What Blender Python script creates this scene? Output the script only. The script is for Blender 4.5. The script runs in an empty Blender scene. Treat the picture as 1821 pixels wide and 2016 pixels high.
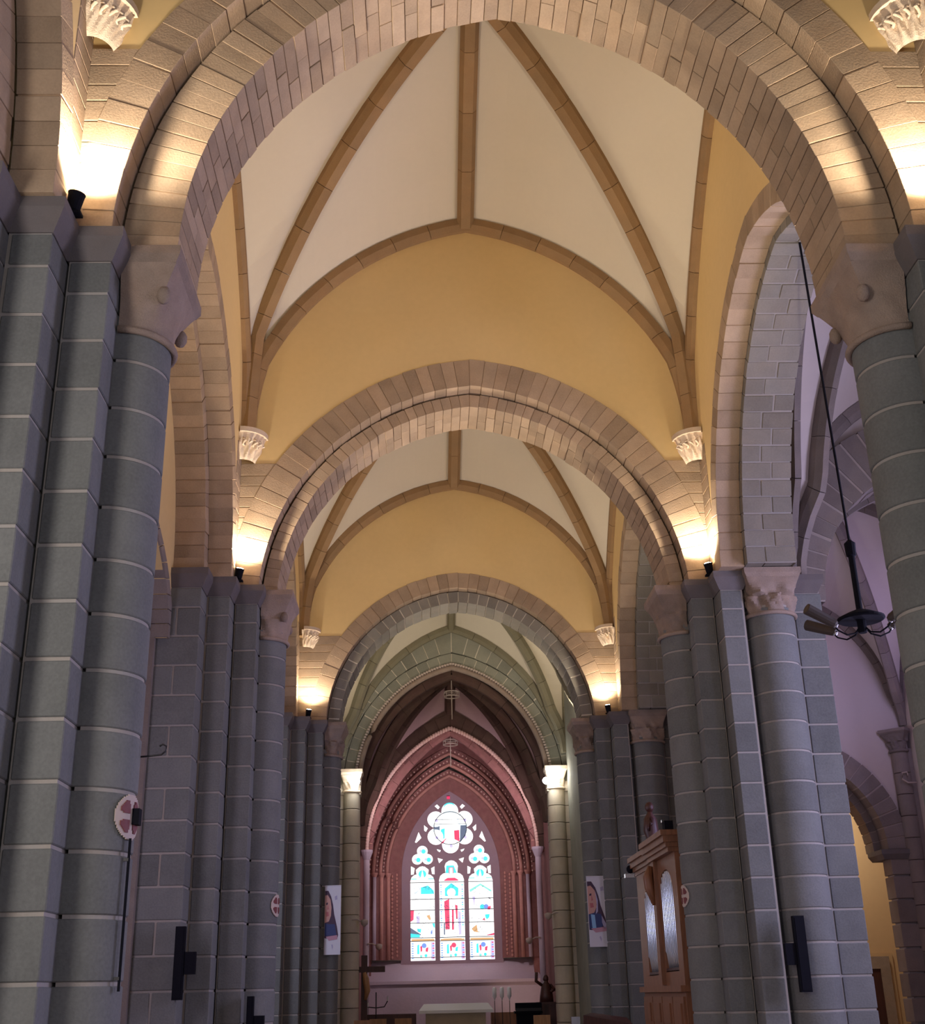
import bpy, bmesh, math, random
from mathutils import Vector, Matrix
random.seed(7)
R_ = math.radians; PI = math.pi
SC = bpy.context.scene
COL = SC.collection

# ---------------------------------------------------------------- camera
cam = bpy.data.cameras.new('camera'); camo = bpy.data.objects.new('camera', cam); COL.objects.link(camo)
cam.sensor_fit = 'HORIZONTAL'; cam.sensor_width = 36.0; cam.lens = 36.0 * 2363.6 / 1821.0
cam.clip_start = 0.1; cam.clip_end = 300
_r = Vector((0.99933216, -0.02890108, -0.02235983)); _u = Vector((0.00995608, -0.37340696, 0.92761421)); _d = Vector((0.03515837, 0.92721732, 0.37286985))
m = Matrix((( _r.x, _u.x, -_d.x), (_r.y, _u.y, -_d.y), (_r.z, _u.z, -_d.z))).to_4x4()
m.translation = Vector((-1.1615, 0.0, 1.6)); camo.matrix_world = m
SC.camera = camo
# ---------------------------------------------------------------- world + exposure
W = bpy.data.worlds.new('world'); SC.world = W; W.use_nodes = True
bg = W.node_tree.nodes['Background']; bg.inputs[0].default_value = (0.55, 0.56, 0.66, 1); bg.inputs[1].default_value = 0.32
SC.view_settings.view_transform = 'Standard'; SC.view_settings.look = 'None'
SC.view_settings.gamma = 1.0; SC.view_settings.use_curve_mapping = False
SC.view_settings.exposure = 0.12
WARM = (1.0, 0.87, 0.70)

def area_lamp(name, loc, target, w, h, power, col):
    l = bpy.data.lights.new(name, 'AREA'); l.shape = 'RECTANGLE'; l.size = w; l.size_y = h; l.energy = power; l.color = col
    o = bpy.data.objects.new(name, l); COL.objects.link(o); o.location = loc
    o.rotation_euler = (Vector(target) - Vector(loc)).to_track_quat('-Z', 'Y').to_euler()
    return o
# added fill lights, as daylight from the aisle side (first behind the near right pier)
area_lamp('aisle_daylight_fill', (12.4, 19.0, 6.5), (-4.0, 15.5, 6.0), 3.0, 7.0, 1250, (0.64, 0.62, 1.0))
area_lamp('aisle_daylight_fill', (12.4, 5.0, 6.0), (-3.0, 12.0, 5.5), 3.0, 7.0, 450, (0.60, 0.62, 1.0))
area_lamp('left_chapel_fill', (-7.7, 5.0, 5.0), (5.0, 12.6, 6.5), 3.0, 5.0, 750, (1.0, 0.93, 0.88))  # added fills from the left, brightening the nave sides of the right piers
area_lamp('left_chapel_fill', (-7.8, 19.0, 4.5), (3.0, 24.0, 5.0), 3.0, 5.0, 230, (0.85, 0.74, 1.0))
area_lamp('left_chapel_fill', (-7.8, 32.0, 4.5), (3.0, 36.0, 5.0), 3.0, 5.0, 420, (0.72, 0.74, 1.0))
area_lamp('aisle_daylight_fill', (12.4, 28.5, 6.0), (-4.0, 26.5, 5.5), 2.0, 6.0, 500, (0.60, 0.56, 1.0))
area_lamp('aisle_daylight_fill', (12.5, 30.5, 10.0), (9.5, 33.0, 10.0), 1.4, 2.4, 60, (0.62, 0.52, 1.0))
area_lamp('side_chapel_daylight', (7.2, 40.5, 8.5), (6.0, 36.0, 7.0), 1.0, 3.0, 160, (0.45, 0.42, 1.0))
area_lamp('chapel_lamp', (11.2, 37.0, 7.5), (10.6, 38.9, 3.0), 1.0, 1.0, 130, (1.0, 0.90, 0.74))
# added fill behind the camera, as daylight from the west front
area_lamp('west_daylight_fill', (0.0, -9.0, 7.5), (0, 14, 6.0), 5.0, 8.0, 330, (0.95, 0.95, 1.0))

H = 9.77
# ---------------------------------------------------------------- materials
def newmat(name):
    mt = bpy.data.materials.new(name); mt.use_nodes = True
    nt = mt.node_tree; b = nt.nodes['Principled BSDF']; return mt, nt, b
def stone(name, col, var=0.35, scale=3.0, rough=0.9, bump=0.25, tint=None, speck=0.0):
    mt, nt, b = newmat(name); N = nt.nodes; L = nt.links
    tc = N.new('ShaderNodeTexCoord'); oi = N.new('ShaderNodeObjectInfo')
    add = N.new('ShaderNodeVectorMath'); add.operation = 'ADD'
    mul = N.new('ShaderNodeVectorMath'); mul.operation = 'SCALE'; mul.inputs[0].default_value = (37, 91, 53)
    L.new(oi.outputs['Random'], mul.inputs['Scale'])
    L.new(tc.outputs['Object'], add.inputs[0]); L.new(mul.outputs[0], add.inputs[1])
    n1 = N.new('ShaderNodeTexNoise'); n1.inputs['Scale'].default_value = scale; n1.inputs['Detail'].default_value = 5
    L.new(add.outputs[0], n1.inputs['Vector'])
    n2 = N.new('ShaderNodeTexNoise'); n2.inputs['Scale'].default_value = scale * 14; n2.inputs['Detail'].default_value = 3
    L.new(add.outputs[0], n2.inputs['Vector'])
    # value = 1 + var*((rand-.5) + (noise-.5) + .5*(fine-.5))
    def math_(op, a, bb):
        x = N.new('ShaderNodeMath'); x.operation = op
        for i, v in enumerate((a, bb)):
            if isinstance(v, (int, float)): x.inputs[i].default_value = v
            else: L.new(v, x.inputs[i])
        return x.outputs[0]
    a = math_('SUBTRACT', oi.outputs['Random'], 0.5); c = math_('SUBTRACT', n1.outputs[0], 0.5); d = math_('SUBTRACT', n2.outputs[0], 0.5)
    s = math_('ADD', math_('MULTIPLY', a, 0.75), math_('ADD', math_('MULTIPLY', c, 1.3), math_('MULTIPLY', d, 0.7 + speck)))
    v = math_('ADD', math_('MULTIPLY', s, var), 1.0)
    hue = N.new('ShaderNodeMix'); hue.data_type = 'RGBA'
    t2 = tint or (col[0] * 1.12, col[1] * 0.98, col[2] * 0.85)
    hue.inputs[6].default_value = (*col, 1); hue.inputs[7].default_value = (*t2, 1)
    n3 = N.new('ShaderNodeTexNoise'); n3.inputs['Scale'].default_value = scale * 0.6; L.new(add.outputs[0], n3.inputs['Vector'])
    L.new(n3.outputs[0], hue.inputs[0])
    mix = N.new('ShaderNodeVectorMath'); mix.operation = 'SCALE'; L.new(hue.outputs[2], mix.inputs[0]); L.new(v, mix.inputs['Scale'])
    L.new(mix.outputs[0], b.inputs['Base Color']); b.inputs['Roughness'].default_value = rough
    b.inputs['Specular IOR Level'].default_value = 0.25
    bp = N.new('ShaderNodeBump'); bp.inputs['Strength'].default_value = bump; bp.inputs['Distance'].default_value = 0.02
    L.new(n2.outputs[0], bp.inputs['Height']); L.new(bp.outputs[0], b.inputs['Normal'])
    return mt
def plain(name, col, rough=0.6, metal=0.0, emit=None, es=1.0):
    mt, nt, b = newmat(name); b.inputs['Base Color'].default_value = (*col, 1); b.inputs['Roughness'].default_value = rough; b.inputs['Metallic'].default_value = metal
    n = nt.nodes.new('ShaderNodeTexNoise'); n.inputs['Scale'].default_value = 8
    mp = nt.nodes.new('ShaderNodeMapRange'); mp.inputs[3].default_value = max(0, rough - .08); mp.inputs[4].default_value = min(1, rough + .08)
    nt.links.new(n.outputs[0], mp.inputs[0]); nt.links.new(mp.outputs[0], b.inputs['Roughness'])
    if emit: b.inputs['Emission Color'].default_value = (*emit, 1); b.inputs['Emission Strength'].default_value = es
    return mt
def wood(name, col):
    mt, nt, b = newmat(name); N = nt.nodes; L = nt.links
    tc = N.new('ShaderNodeTexCoord'); mp = N.new('ShaderNodeMapping'); mp.inputs['Scale'].default_value = (6, 6, .7); L.new(tc.outputs['Object'], mp.inputs[0])
    n = N.new('ShaderNodeTexNoise'); n.inputs['Scale'].default_value = 3; n.inputs['Detail'].default_value = 6; L.new(mp.outputs[0], n.inputs['Vector'])
    r = N.new('ShaderNodeValToRGB'); r.color_ramp.elements[0].position = .3; r.color_ramp.elements[1].position = .7
    r.color_ramp.elements[0].color = (*[c * .7 for c in col], 1); r.color_ramp.elements[1].color = (*[c * 1.15 for c in col], 1)
    L.new(n.outputs[0], r.inputs[0]); L.new(r.outputs[0], b.inputs['Base Color']); b.inputs['Roughness'].default_value = .45
    return mt
M = {}
M['grey'] = stone('grey_pier_stone', (0.150, 0.149, 0.147), 0.34, 2.2, tint=(0.146, 0.150, 0.140), speck=.6)
M['greyjoint'] = stone('pier_mortar', (0.29, 0.28, 0.27), 0.2, 4, bump=.15)
M['beige'] = stone('beige_arch_stone', (0.36, 0.245, 0.150), 0.42, 2.5, tint=(0.34, 0.255, 0.175))
M['beigejoint'] = stone('beige_mortar', (0.34, 0.24, 0.15), 0.25, 4)
M['green'] = stone('greenish_grey_arch_stone', (0.27, 0.25, 0.19), 0.35, 2.0, tint=(0.22, 0.225, 0.18))
M['dullgrey'] = stone('dark_grey_arch_stone', (0.20, 0.19, 0.165), 0.35, 2.0)
M['palejoint'] = stone('pale_arch_mortar', (0.58, 0.55, 0.46), 0.1, 4)
M['palepink'] = stone('pale_pink_painted_roll', (0.72, 0.50, 0.46), 0.3, 5.0)
M['rib'] = stone('brown_rib_stone', (0.28, 0.185, 0.095), 0.25, 3.0)
M['ribgreen'] = stone('olive_rib_stone', (0.19, 0.18, 0.125), 0.25, 3.0)
M['cream'] = stone('cream_vault_plaster', (0.62, 0.54, 0.40), 0.06, .6, bump=.05, tint=(0.63, 0.555, 0.43))
M['ochre'] = stone('ochre_wall_plaster', (0.68, 0.47, 0.19), 0.12, .5, bump=.05, tint=(0.66, 0.49, 0.245))
M['chapel'] = stone('tan_chapel_plaster', (0.52, 0.37, 0.215), 0.1, .5, bump=.05)
M['capital'] = stone('pinkish_carved_stone', (0.27, 0.215, 0.18), 0.45, 4.0, bump=.6)
M['white_capital'] = stone('white_carved_stone', (0.66, 0.56, 0.44), 0.3, 5.0, bump=.5)
M['impost'] = stone('dark_impost_stone', (0.13, 0.12, 0.125), 0.25, 4.0)
M['aisle'] = stone('mauve_grey_aisle_stone', (0.20, 0.175, 0.165), 0.35, 2.5)
M['aislejoint'] = stone('aisle_mortar', (0.34, 0.30, 0.28), 0.2, 4)
M['plaster'] = stone('pale_aisle_plaster', (0.52, 0.48, 0.47), 0.06, .6, bump=.05)
M['floor'] = stone('stone_floor', (0.30, 0.27, 0.24), 0.2, 1.0)
M['pale'] = stone('pale_choir_pillar_stone', (0.50, 0.46, 0.37), 0.3, 2.5)
M['red'] = stone('dark_red_painted_stone', (0.27, 0.105, 0.105), 0.5, 5.0, tint=(0.31, 0.15, 0.13))
M['redlight'] = stone('pink_painted_roll', (0.52, 0.27, 0.24), 0.35, 5.0)
M['maroon'] = stone('maroon_rib_paint', (0.09, 0.04, 0.035), 0.4, 3.0, tint=(0.10, 0.065, 0.045))
M['mauve'] = stone('mauve_choir_plaster', (0.40, 0.27, 0.29), 0.12, .8, bump=.05)
M['mauvestone'] = stone('mauve_choir_stone', (0.56, 0.48, 0.60), 0.15, 1.0)
M['tracery'] = stone('mauve_tracery_stone', (0.34, 0.25, 0.31), 0.15, 3)
M['black'] = plain('black_metal', (0.006, 0.006, 0.010), .8); M['black'].node_tree.nodes['Principled BSDF'].inputs['Specular IOR Level'].default_value = .1
M['iron'] = plain('dark_iron', (0.03, 0.028, 0.03), .5, .6)
M['brownglass'] = plain('amber_brown_lamp_shade', (0.045, 0.03, 0.022), .7)
M['chrome'] = plain('bright_metal', (0.7, 0.72, 0.78), .2, 1.0)
M['wood'] = wood('oak_organ_wood', (0.25, 0.105, 0.05))
M['wooddark'] = wood('dark_brown_wood', (0.07, 0.022, 0.016))
M['woodlight'] = wood('pale_chair_wood', (0.45, 0.24, 0.11))
M['pipe'] = plain('tin_organ_pipe', (0.80, 0.86, 0.98), .3, .8)
_n = M['pipe'].node_tree; _n.links.remove(_n.nodes['Principled BSDF'].inputs['Roughness'].links[0])
M['cloth'] = plain('white_altar_stone', (0.80, 0.79, 0.80), .6)
M['bulb'] = plain('lit_bulb', (1, 1, 1), .3, 0, (0.9, 0.93, 1.0), 40)
M['warm_bulb'] = plain('lit_warm_bulb', (1, 1, 1), .3, 0, (1.0, 0.86, 0.6), 60)
M['paper'] = plain('white_banner_print', (0.62, 0.60, 0.66), .7)
M['pr_hair'] = plain('banner_print_dark_hair', (0.06, 0.03, 0.06), .7)
M['pr_skin'] = plain('banner_print_skin', (0.55, 0.30, 0.25), .7)
M['pr_lip'] = plain('banner_print_rose', (0.45, 0.13, 0.14), .7)
M['pr_navy'] = plain('banner_print_navy', (0.035, 0.05, 0.15), .7)
M['pr_blue'] = plain('banner_print_sky_blue', (0.25, 0.45, 0.68), .7)
M['pr_pink'] = plain('banner_print_pink', (0.48, 0.25, 0.32), .7)
M['pr_lilac'] = plain('banner_print_lilac', (0.40, 0.36, 0.52), .7)
M['discred'] = plain('painted_dark_red', (0.16, 0.03, 0.03), .7)
M['disccream'] = plain('painted_cream', (0.48, 0.38, 0.32), .7)
def glass(n, c, s): M[n] = plain(n, (0.1, 0.1, 0.1), .2, 0, c, s)
glass('glass_white', (1.0, 1.0, 0.98), 1.6); glass('glass_cyan', (0.03, 0.72, 0.85), 1.2); glass('glass_blue', (0.16, 0.30, 0.95), 1.1)
glass('glass_red', (0.85, 0.04, 0.14), 1.0); glass('glass_lilac', (0.62, 0.55, 0.95), 1.1); glass('glass_dark', (0.12, 0.17, 0.28), .8)
glass('glass_gold', (0.75, 0.42, 0.18), 1.0); glass('glass_pale', (0.80, 0.92, 1.0), 1.3); glass('glass_green', (0.25, 0.85, 0.70), 1.1)
M['leadline'] = plain('thin_lead_lines', (0.30, 0.30, 0.42), .6)
M['lead'] = plain('lead_came', (0.03, 0.03, 0.05), .6)

# ---------------------------------------------------------------- helpers
def link(o, parent=None):
    COL.objects.link(o)
    if parent is not None: o.parent = parent
    return o
def mk(name, verts, faces, mat, parent=None, loc=(0, 0, 0), smooth=False, rot=None):
    me = bpy.data.meshes.new(name); me.from_pydata([tuple(v) for v in verts], [], faces)
    for mm in (mat if isinstance(mat, (list, tuple)) else [mat]): me.materials.append(mm)
    bm = bmesh.new(); bm.from_mesh(me); bmesh.ops.recalc_face_normals(bm, faces=bm.faces); bm.to_mesh(me); bm.free()
    if smooth: me.polygons.foreach_set('use_smooth', [True] * len(me.polygons))
    o = bpy.data.objects.new(name, me); o.location = loc
    if rot: o.rotation_euler = rot
    return link(o, parent)
def inst(name, me, parent, loc, rot=(0, 0, 0)):
    o = bpy.data.objects.new(name, me); o.location = loc; o.rotation_euler = rot; return link(o, parent)
def empty(name, loc, label, cat, group=None, rz=0):
    o = bpy.data.objects.new(name, None); o.empty_display_size = .3; o.location = loc; o.rotation_euler = (0, 0, rz)
    return tag(link(o), label, cat, group)
def tag(o, label=None, cat=None, group=None, kind=None):
    if label: o['label'] = label
    if cat: o['category'] = cat
    if group: o['group'] = group
    if kind: o['kind'] = kind
    return o
def BX(x0, x1, y0, y1, z0, z1, taper=0.0):
    t = taper
    v = [(x0 + t, y0 + t, z0), (x1 - t, y0 + t, z0), (x1 - t, y1 - t, z0), (x0 + t, y1 - t, z0), (x0, y0, z1), (x1, y0, z1), (x1, y1, z1), (x0, y1, z1)]
    f = [(0, 1, 2, 3), (4, 7, 6, 5), (0, 4, 5, 1), (1, 5, 6, 2), (2, 6, 7, 3), (3, 7, 4, 0)]
    return v, f
class G:
    def __init__(s): s.v = []; s.f = []; s.mi = []
    def add(s, v, f, mi=0):
        n = len(s.v); s.v += [tuple(p) for p in v]; s.f += [tuple(i + n for i in q) for q in f]; s.mi += [mi] * len(f); return s
    def box(s, *a, **k): return s.add(*BX(*a, **k))
    def tube(s, pts, r, n=8):
        pts = [Vector(p) for p in pts]; v = []; f = []; rr = r if isinstance(r, (list, tuple)) else [r] * len(pts)
        for i, p in enumerate(pts):
            t = (pts[min(i + 1, len(pts) - 1)] - pts[max(i - 1, 0)]).normalized()
            a = Vector((0, 0, 1)) if abs(t.z) < .9 else Vector((1, 0, 0))
            u = t.cross(a).normalized(); w = t.cross(u)
            for k in range(n): v.append(p + (u * math.cos(2 * PI * k / n) + w * math.sin(2 * PI * k / n)) * rr[i])
        for i in range(len(pts) - 1):
            for k in range(n): f.append((i * n + k, i * n + (k + 1) % n, (i + 1) * n + (k + 1) % n, (i + 1) * n + k))
        f.append(tuple(range(n))); f.append(tuple(range((len(pts) - 1) * n, len(pts) * n)))
        return s.add(v, f)
    def lathe(s, prof, n=16, c=(0, 0, 0), a0=0, a1=2 * PI):
        full = abs(a1 - a0 - 2 * PI) < 1e-6; m_ = n if full else n + 1; v = []; f = []
        for r, z in prof:
            for k in range(m_):
                a = a0 + (a1 - a0) * k / n; v.append((c[0] + r * math.cos(a), c[1] + r * math.sin(a), c[2] + z))
        for i in range(len(prof) - 1):
            for k in range(n):
                k2 = (k + 1) % m_; f.append((i * m_ + k, i * m_ + k2, (i + 1) * m_ + k2, (i + 1) * m_ + k))
        f.append(tuple(range(m_))); f.append(tuple(range((len(prof) - 1) * m_, len(prof) * m_)))
        return s.add(v, f)
    def ball(s, c, r, n=10, sc=(1, 1, 1)):
        v = []; f = []; k = n // 2
        for i in range(k + 1):
            th = PI * i / k
            for j in range(n):
                a = 2 * PI * j / n; v.append((c[0] + r * sc[0] * math.sin(th) * math.cos(a), c[1] + r * sc[1] * math.sin(th) * math.sin(a), c[2] + r * sc[2] * math.cos(th)))
        for i in range(k):
            for j in range(n): f.append((i * n + j, (i + 1) * n + j, (i + 1) * n + (j + 1) % n, i * n + (j + 1) % n))
        return s.add(v, f)
    def strip(s, A, B, mi=0):
        n = len(A); return s.add(list(A) + list(B), [(i, i + 1, n + i + 1, n + i) for i in range(n - 1)], mi)
    def mk(s, name, mat, parent=None, loc=(0, 0, 0), smooth=False, rot=None):
        o = mk(name, s.v, s.f, mat, parent, loc, smooth, rot)
        if any(s.mi): o.data.polygons.foreach_set('material_index', s.mi)
        return o
def smooth_angle(o, deg=40):
    o.data.polygons.foreach_set('use_smooth', [True] * len(o.data.polygons)); o.data.set_sharp_from_angle(angle=R_(deg)); return o
_cache = {}
def boxmesh(dx, dy, dz, mat, name='stone'):
    k = (round(dx, 3), round(dy, 3), round(dz, 3), mat, name)
    if k not in _cache:
        b = .012; me = bpy.data.meshes.new(name)
        v, f = BX(-dx / 2, dx / 2, -dy / 2, dy / 2, -dz / 2, dz / 2)
        me.from_pydata(v, [], f); me.materials.append(M[mat])
        bm = bmesh.new(); bm.from_mesh(me); bmesh.ops.recalc_face_normals(bm, faces=bm.faces)
        bmesh.ops.bevel(bm, geom=bm.edges[:], offset=b, segments=1, affect='EDGES'); bm.to_mesh(me); bm.free(); _cache[k] = me
    return _cache[k]
def block(parent, x0, x1, y0, y1, z0, z1, mat='grey', name='stone'):
    return inst(name, boxmesh(x1 - x0, y1 - y0, z1 - z0, mat, name), parent, ((x0 + x1) / 2, (y0 + y1) / 2, (z0 + z1) / 2))
def circ3(p, q, r):
    ax, ay = p; bx, by = q; cx, cy = r
    d = 2 * (ax * (by - cy) + bx * (cy - ay) + cx * (ay - by))
    ux = ((ax * ax + ay * ay) * (by - cy) + (bx * bx + by * by) * (cy - ay) + (cx * cx + cy * cy) * (ay - by)) / d
    uy = ((ax * ax + ay * ay) * (cx - bx) + (bx * bx + by * by) * (ax - cx) + (cx * cx + cy * cy) * (bx - ax)) / d
    return ux, uy, math.hypot(ax - ux, ay - uy)

# ---------------------------------------------------------------- arches
def wedge(r0, r1, y0, y1, a0, a1, gap, a1o=None):
    """voussoir between the angles a0 and a1 (a1o: outer end angle), about the arc centre, in the local xz plane"""
    a1o = a1 if a1o is None else a1o
    g0 = gap / 2 / r0; g1 = gap / 2 / r1
    P = []
    for y in (y0, y1):
        for (r, s, e) in ((r0, a0 + g0, a1 - g0), (r1, a0 + g1, a1o - g1)):
            for a in (s, e): P.append((r * math.cos(a), y, r * math.sin(a)))
    f = [(0, 1, 3, 2), (4, 6, 7, 5), (0, 4, 5, 1), (2, 3, 7, 6), (0, 2, 6, 4), (1, 5, 7, 3)]
    return P, f
def arch_curve(w, e, r, n):
    """both halves of a pointed arch of springing half-width w (centre offset e) offset to radius r, left to right"""
    tm = math.acos(min(1, e / r)); half = [(-e + r * math.cos(tm * i / n), r * math.sin(tm * i / n)) for i in range(n + 1)]
    return [(-x, z) for x, z in half[:-1]] + half[::-1]
def arch_order(par, w, e, t, y0, y1, n, mat, joint, gap=.009, split=False, name='voussoir', zoff=0, jag=0.012, x0=0.0, core=True):
    r0 = w + e; r1 = r0 + t
    tm0 = math.acos(min(1, e / r0)); tm1 = math.acos(min(1, e / r1))
    d = tm0 / n; ym = [(y0, y1)] if not split else None
    meshes = {}
    def wm(key, ya, yb, last):
        k = (key, last)
        if k not in meshes:
            if last: P, f = wedge(r0, r1, ya, yb, -d / 2, d / 2, gap, d / 2 + (tm1 - tm0))
            else: P, f = wedge(r0, r1, ya, yb, -d / 2, d / 2, gap)
            me = bpy.data.meshes.new(name); me.from_pydata(P, [], f); me.materials.append(M[mat])
            bm = bmesh.new(); bm.from_mesh(me); bmesh.ops.recalc_face_normals(bm, faces=bm.faces)
            bmesh.ops.bevel(bm, geom=bm.edges[:], offset=.005, segments=1, affect='EDGES'); bm.to_mesh(me); bm.free(); meshes[k] = me
        return meshes[k]
    for i in range(n):
        th = d * (i + .5); last = i == n - 1
        if split:
            c = y0 + (y1 - y0) * (.40 if i % 2 else .62); segs = [('a%d' % (i % 2), y0, c - gap / 2), ('b%d' % (i % 2), c + gap / 2, y1)]
        else: segs = [('s', y0, y1)]
        for key, ya, yb in segs:
            me = wm(key, ya, yb, last)
            j = random.uniform(-jag, jag)
            inst(name, me, par, (x0 - e, random.uniform(-.006, .006), zoff + j), (0, -th, 0))
            # left half: mirror by turning about the vertical axis
            o = inst(name, me, par, (x0 + e, y0 + y1 + random.uniform(-.006, .006), zoff + random.uniform(-jag, jag)), (0, 0, 0))
            o.rotation_euler = Matrix.Rotation(PI, 3, 'Z').to_4x4().to_3x3().__matmul__(Matrix.Rotation(-th, 3, 'Y')).to_euler()
    if core:
        ins = .018; A = arch_curve(w, e, r0 + ins, n); B = arch_curve(w, e, r1 - ins, n)
        g = G(); f_ = lambda C, y: [(x0 + x, y, zoff + z) for x, z in C]
        a0, b0, a1, b1 = f_(A, y0 + ins), f_(B, y0 + ins), f_(A, y1 - ins), f_(B, y1 - ins)
        g.strip(a0, b0); g.strip(a1, b1); g.strip(a0, a1); g.strip(b0, b1)
        g.mk('mortar', M[joint], par)
def pierced_wall(name, inner, outer, y0, y1, mat, kind=True, loc=(0, 0, 0), rz=0, par=None, mats=None):
    """wall between an inner (arch) curve and an outer curve of equally many points, in the local xz plane, y0..y1 thick"""
    g = G(); f_ = lambda C, y: [(x, y, z) for x, z in C]
    a0, b0, a1, b1 = f_(inner, y0), f_(outer, y0), f_(inner, y1), f_(outer, y1)
    g.strip(a0, b0); g.strip(a1, b1); g.strip(a0, a1); g.strip(b0, b1)
    g.f.append((0, len(inner), 3 * len(inner), 2 * len(inner))) if False else None
    o = g.mk(name, M[mat], par, loc); o.rotation_euler = (0, 0, rz)
    if kind: tag(o, kind='structure')
    return o
def resample(C, n):
    d = [0]
    for a, b in zip(C, C[1:]): d.append(d[-1] + math.hypot(b[0] - a[0], b[1] - a[1]))
    out = []; j = 0
    for i in range(n):
        t = d[-1] * i / (n - 1)
        while j < len(d) - 2 and d[j + 1] < t: j += 1
        u = 0 if d[j + 1] == d[j] else (t - d[j]) / (d[j + 1] - d[j]); u = min(max(u, 0), 1)
        out.append((C[j][0] + (C[j + 1][0] - C[j][0]) * u, C[j][1] + (C[j + 1][1] - C[j][1]) * u))
    return out

# ---------------------------------------------------------------- vaults
def half_curve(hw, z0, pts, n):
    """half formeret/diagonal: (distance from the axis, z) from the corner (hw, z0) up to the apex; pts = three points of the arc, apex first"""
    cx, cz, r = circ3(*pts); (xe, ze) = pts[2]
    a0 = math.atan2(pts[2][1] - cz, pts[2][0] - cx); a1 = math.atan2(pts[0][1] - cz, pts[0][0] - cx)
    k = max(3, n // 4); C = []
    for i in range(k): C.append((hw + (xe - hw) * (i / k) ** 2, z0 + (ze - z0) * i / k))
    for i in range(n - k + 1):
        a = a0 + (a1 - a0) * i / (n - k); C.append((cx + r * math.cos(a), cz + r * math.sin(a)))
    return C
def rib(par, P, width, drop, mat, nst, side=None, name='rib', gap=.012):
    """swept rib made of single stones, hanging below the polyline P; returns nothing"""
    P = [Vector(p) for p in P]; L = [0]
    for a, b in zip(P, P[1:]): L.append(L[-1] + (b - a).length)
    def at(t):
        t = min(max(t, 0), L[-1])
        for i in range(len(P) - 1):
            if L[i + 1] >= t or i == len(P) - 2:
                u = (t - L[i]) / max(1e-9, L[i + 1] - L[i]); return P[i].lerp(P[i + 1], u)
    root = bpy.data.objects.new(name, None); link(root, par); 
    st = L[-1] / nst
    for k in range(nst):
        v = []; f = []; q = 4; js = (k * st + gap / 2, (k + 1) * st - gap / 2)
        for i in range(q + 1):
            t = js[0] + (js[1] - js[0]) * i / q
            T = (at(t + .05) - at(t - .05)).normalized(); c = at(t)
            S = side if side is not None else T.cross(Vector((0, 0, 1)))
            S = S.normalized() if S.length > 1e-4 else Vector((1, 0, 0))
            N = S.cross(T).normalized()
            if N.z > 0 or (abs(N.z) < .25 and N.dot(Vector((0, CY[0], 0)) - Vector((c.x, c.y, 0))) < 0): N = -N
            h = width / 2
            for (s_, d_) in ((-h, -.06), (-h, drop * .45), (-h * .55, drop), (h * .55, drop), (h, drop * .45), (h, -.06)): v.append(c + S * s_ + N * d_)
        for i in range(q):
            for j in range(6): f.append((i * 6 + j, i * 6 + (j + 1) % 6, (i + 1) * 6 + (j + 1) % 6, (i + 1) * 6 + j))
        f.append(tuple(range(6))); f.append(tuple(range(q * 6, q * 6 + 6)))
        mk('rib_stone', v, f, M[mat], root)
CY = [0]
def vault(yc, hx, hy, cz, spring, fE, fS, dg, mat='cream', ribm='rib', xc=0.0, bulge=.25, quads=((1, 1), (-1, 1), (1, -1), (-1, -1)), rw=.40, rd=.32, fW=None, ridge_x=True, struct_name='ceiling', nst=9, sides=True):
    """domical ribbed vault. fE/fW: 3 arc points (dist,z) of the east/west formeret, fS of the side ones, dg of the diagonals"""
    CY[0] = yc; n = 18; fW = fW or fE; g = G(); D = math.hypot(hx, hy)
    def F(fp, hw): return half_curve(hw, spring, fp, n)
    dC = half_curve(D, spring, dg, n)
    def dpt(i, sx, sy): t = dC[i][0] / D; return Vector((xc + sx * hx * t, yc + sy * hy * t, dC[i][1]))
    lines = {}
    for sx, sy in quads:
        fe = F(fE if sy > 0 else fW, hx); fs = F(fS, hy)
        for which in ('e', 's'):
            rows = []; m_ = 8
            for i in range(n + 1):
                if which == 'e': A = Vector((xc + sx * fe[i][0], yc + sy * hy, fe[i][1]))
                else: A = Vector((xc + sx * hx, yc + sy * fs[i][0], fs[i][1]))
                B = dpt(i, sx, sy); rows.append([A.lerp(B, t / m_) + Vector((0, 0, bulge * (i / n) ** 2 * 4 * (t / m_) * (1 - t / m_))) for t in range(m_ + 1)])
            for i in range(n): g.strip(rows[i], rows[i + 1])
            lines[(which, sx, sy)] = rows
    web = g.mk(struct_name, M[mat], None, (0, 0, 0), smooth=True); tag(web, kind='structure')
    done = set()
    for sx, sy in quads:
        e = lines[('e', sx, sy)]; s_ = lines[('s', sx, sy)]
        rib(web, [r[-1] for r in e], rw, rd, ribm, nst + 2, side=Vector((sx * hy, -sy * hx, 0)), name='diagonal_rib')
        rib(web, [r[0] for r in e], rw * .9, rd * .8, ribm, nst, side=Vector((0, 1, 0)), name='wall_rib')
        if sides: rib(web, [r[0] for r in s_], rw * .8, rd * .8, ribm, nst, side=Vector((1, 0, 0)), name='wall_rib')
        if ('y', sy) not in done: done.add(('y', sy)); rib(web, e[-1], rw, rd * .9, ribm, max(3, nst // 2), side=Vector((1, 0, 0)), name='ridge_rib')
        if ridge_x and ('x', sx) not in done: done.add(('x', sx)); rib(web, s_[-1], rw, rd * .9, ribm, max(3, nst // 2), side=Vector((0, 1, 0)), name='ridge_rib')
    return web, lines

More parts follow.
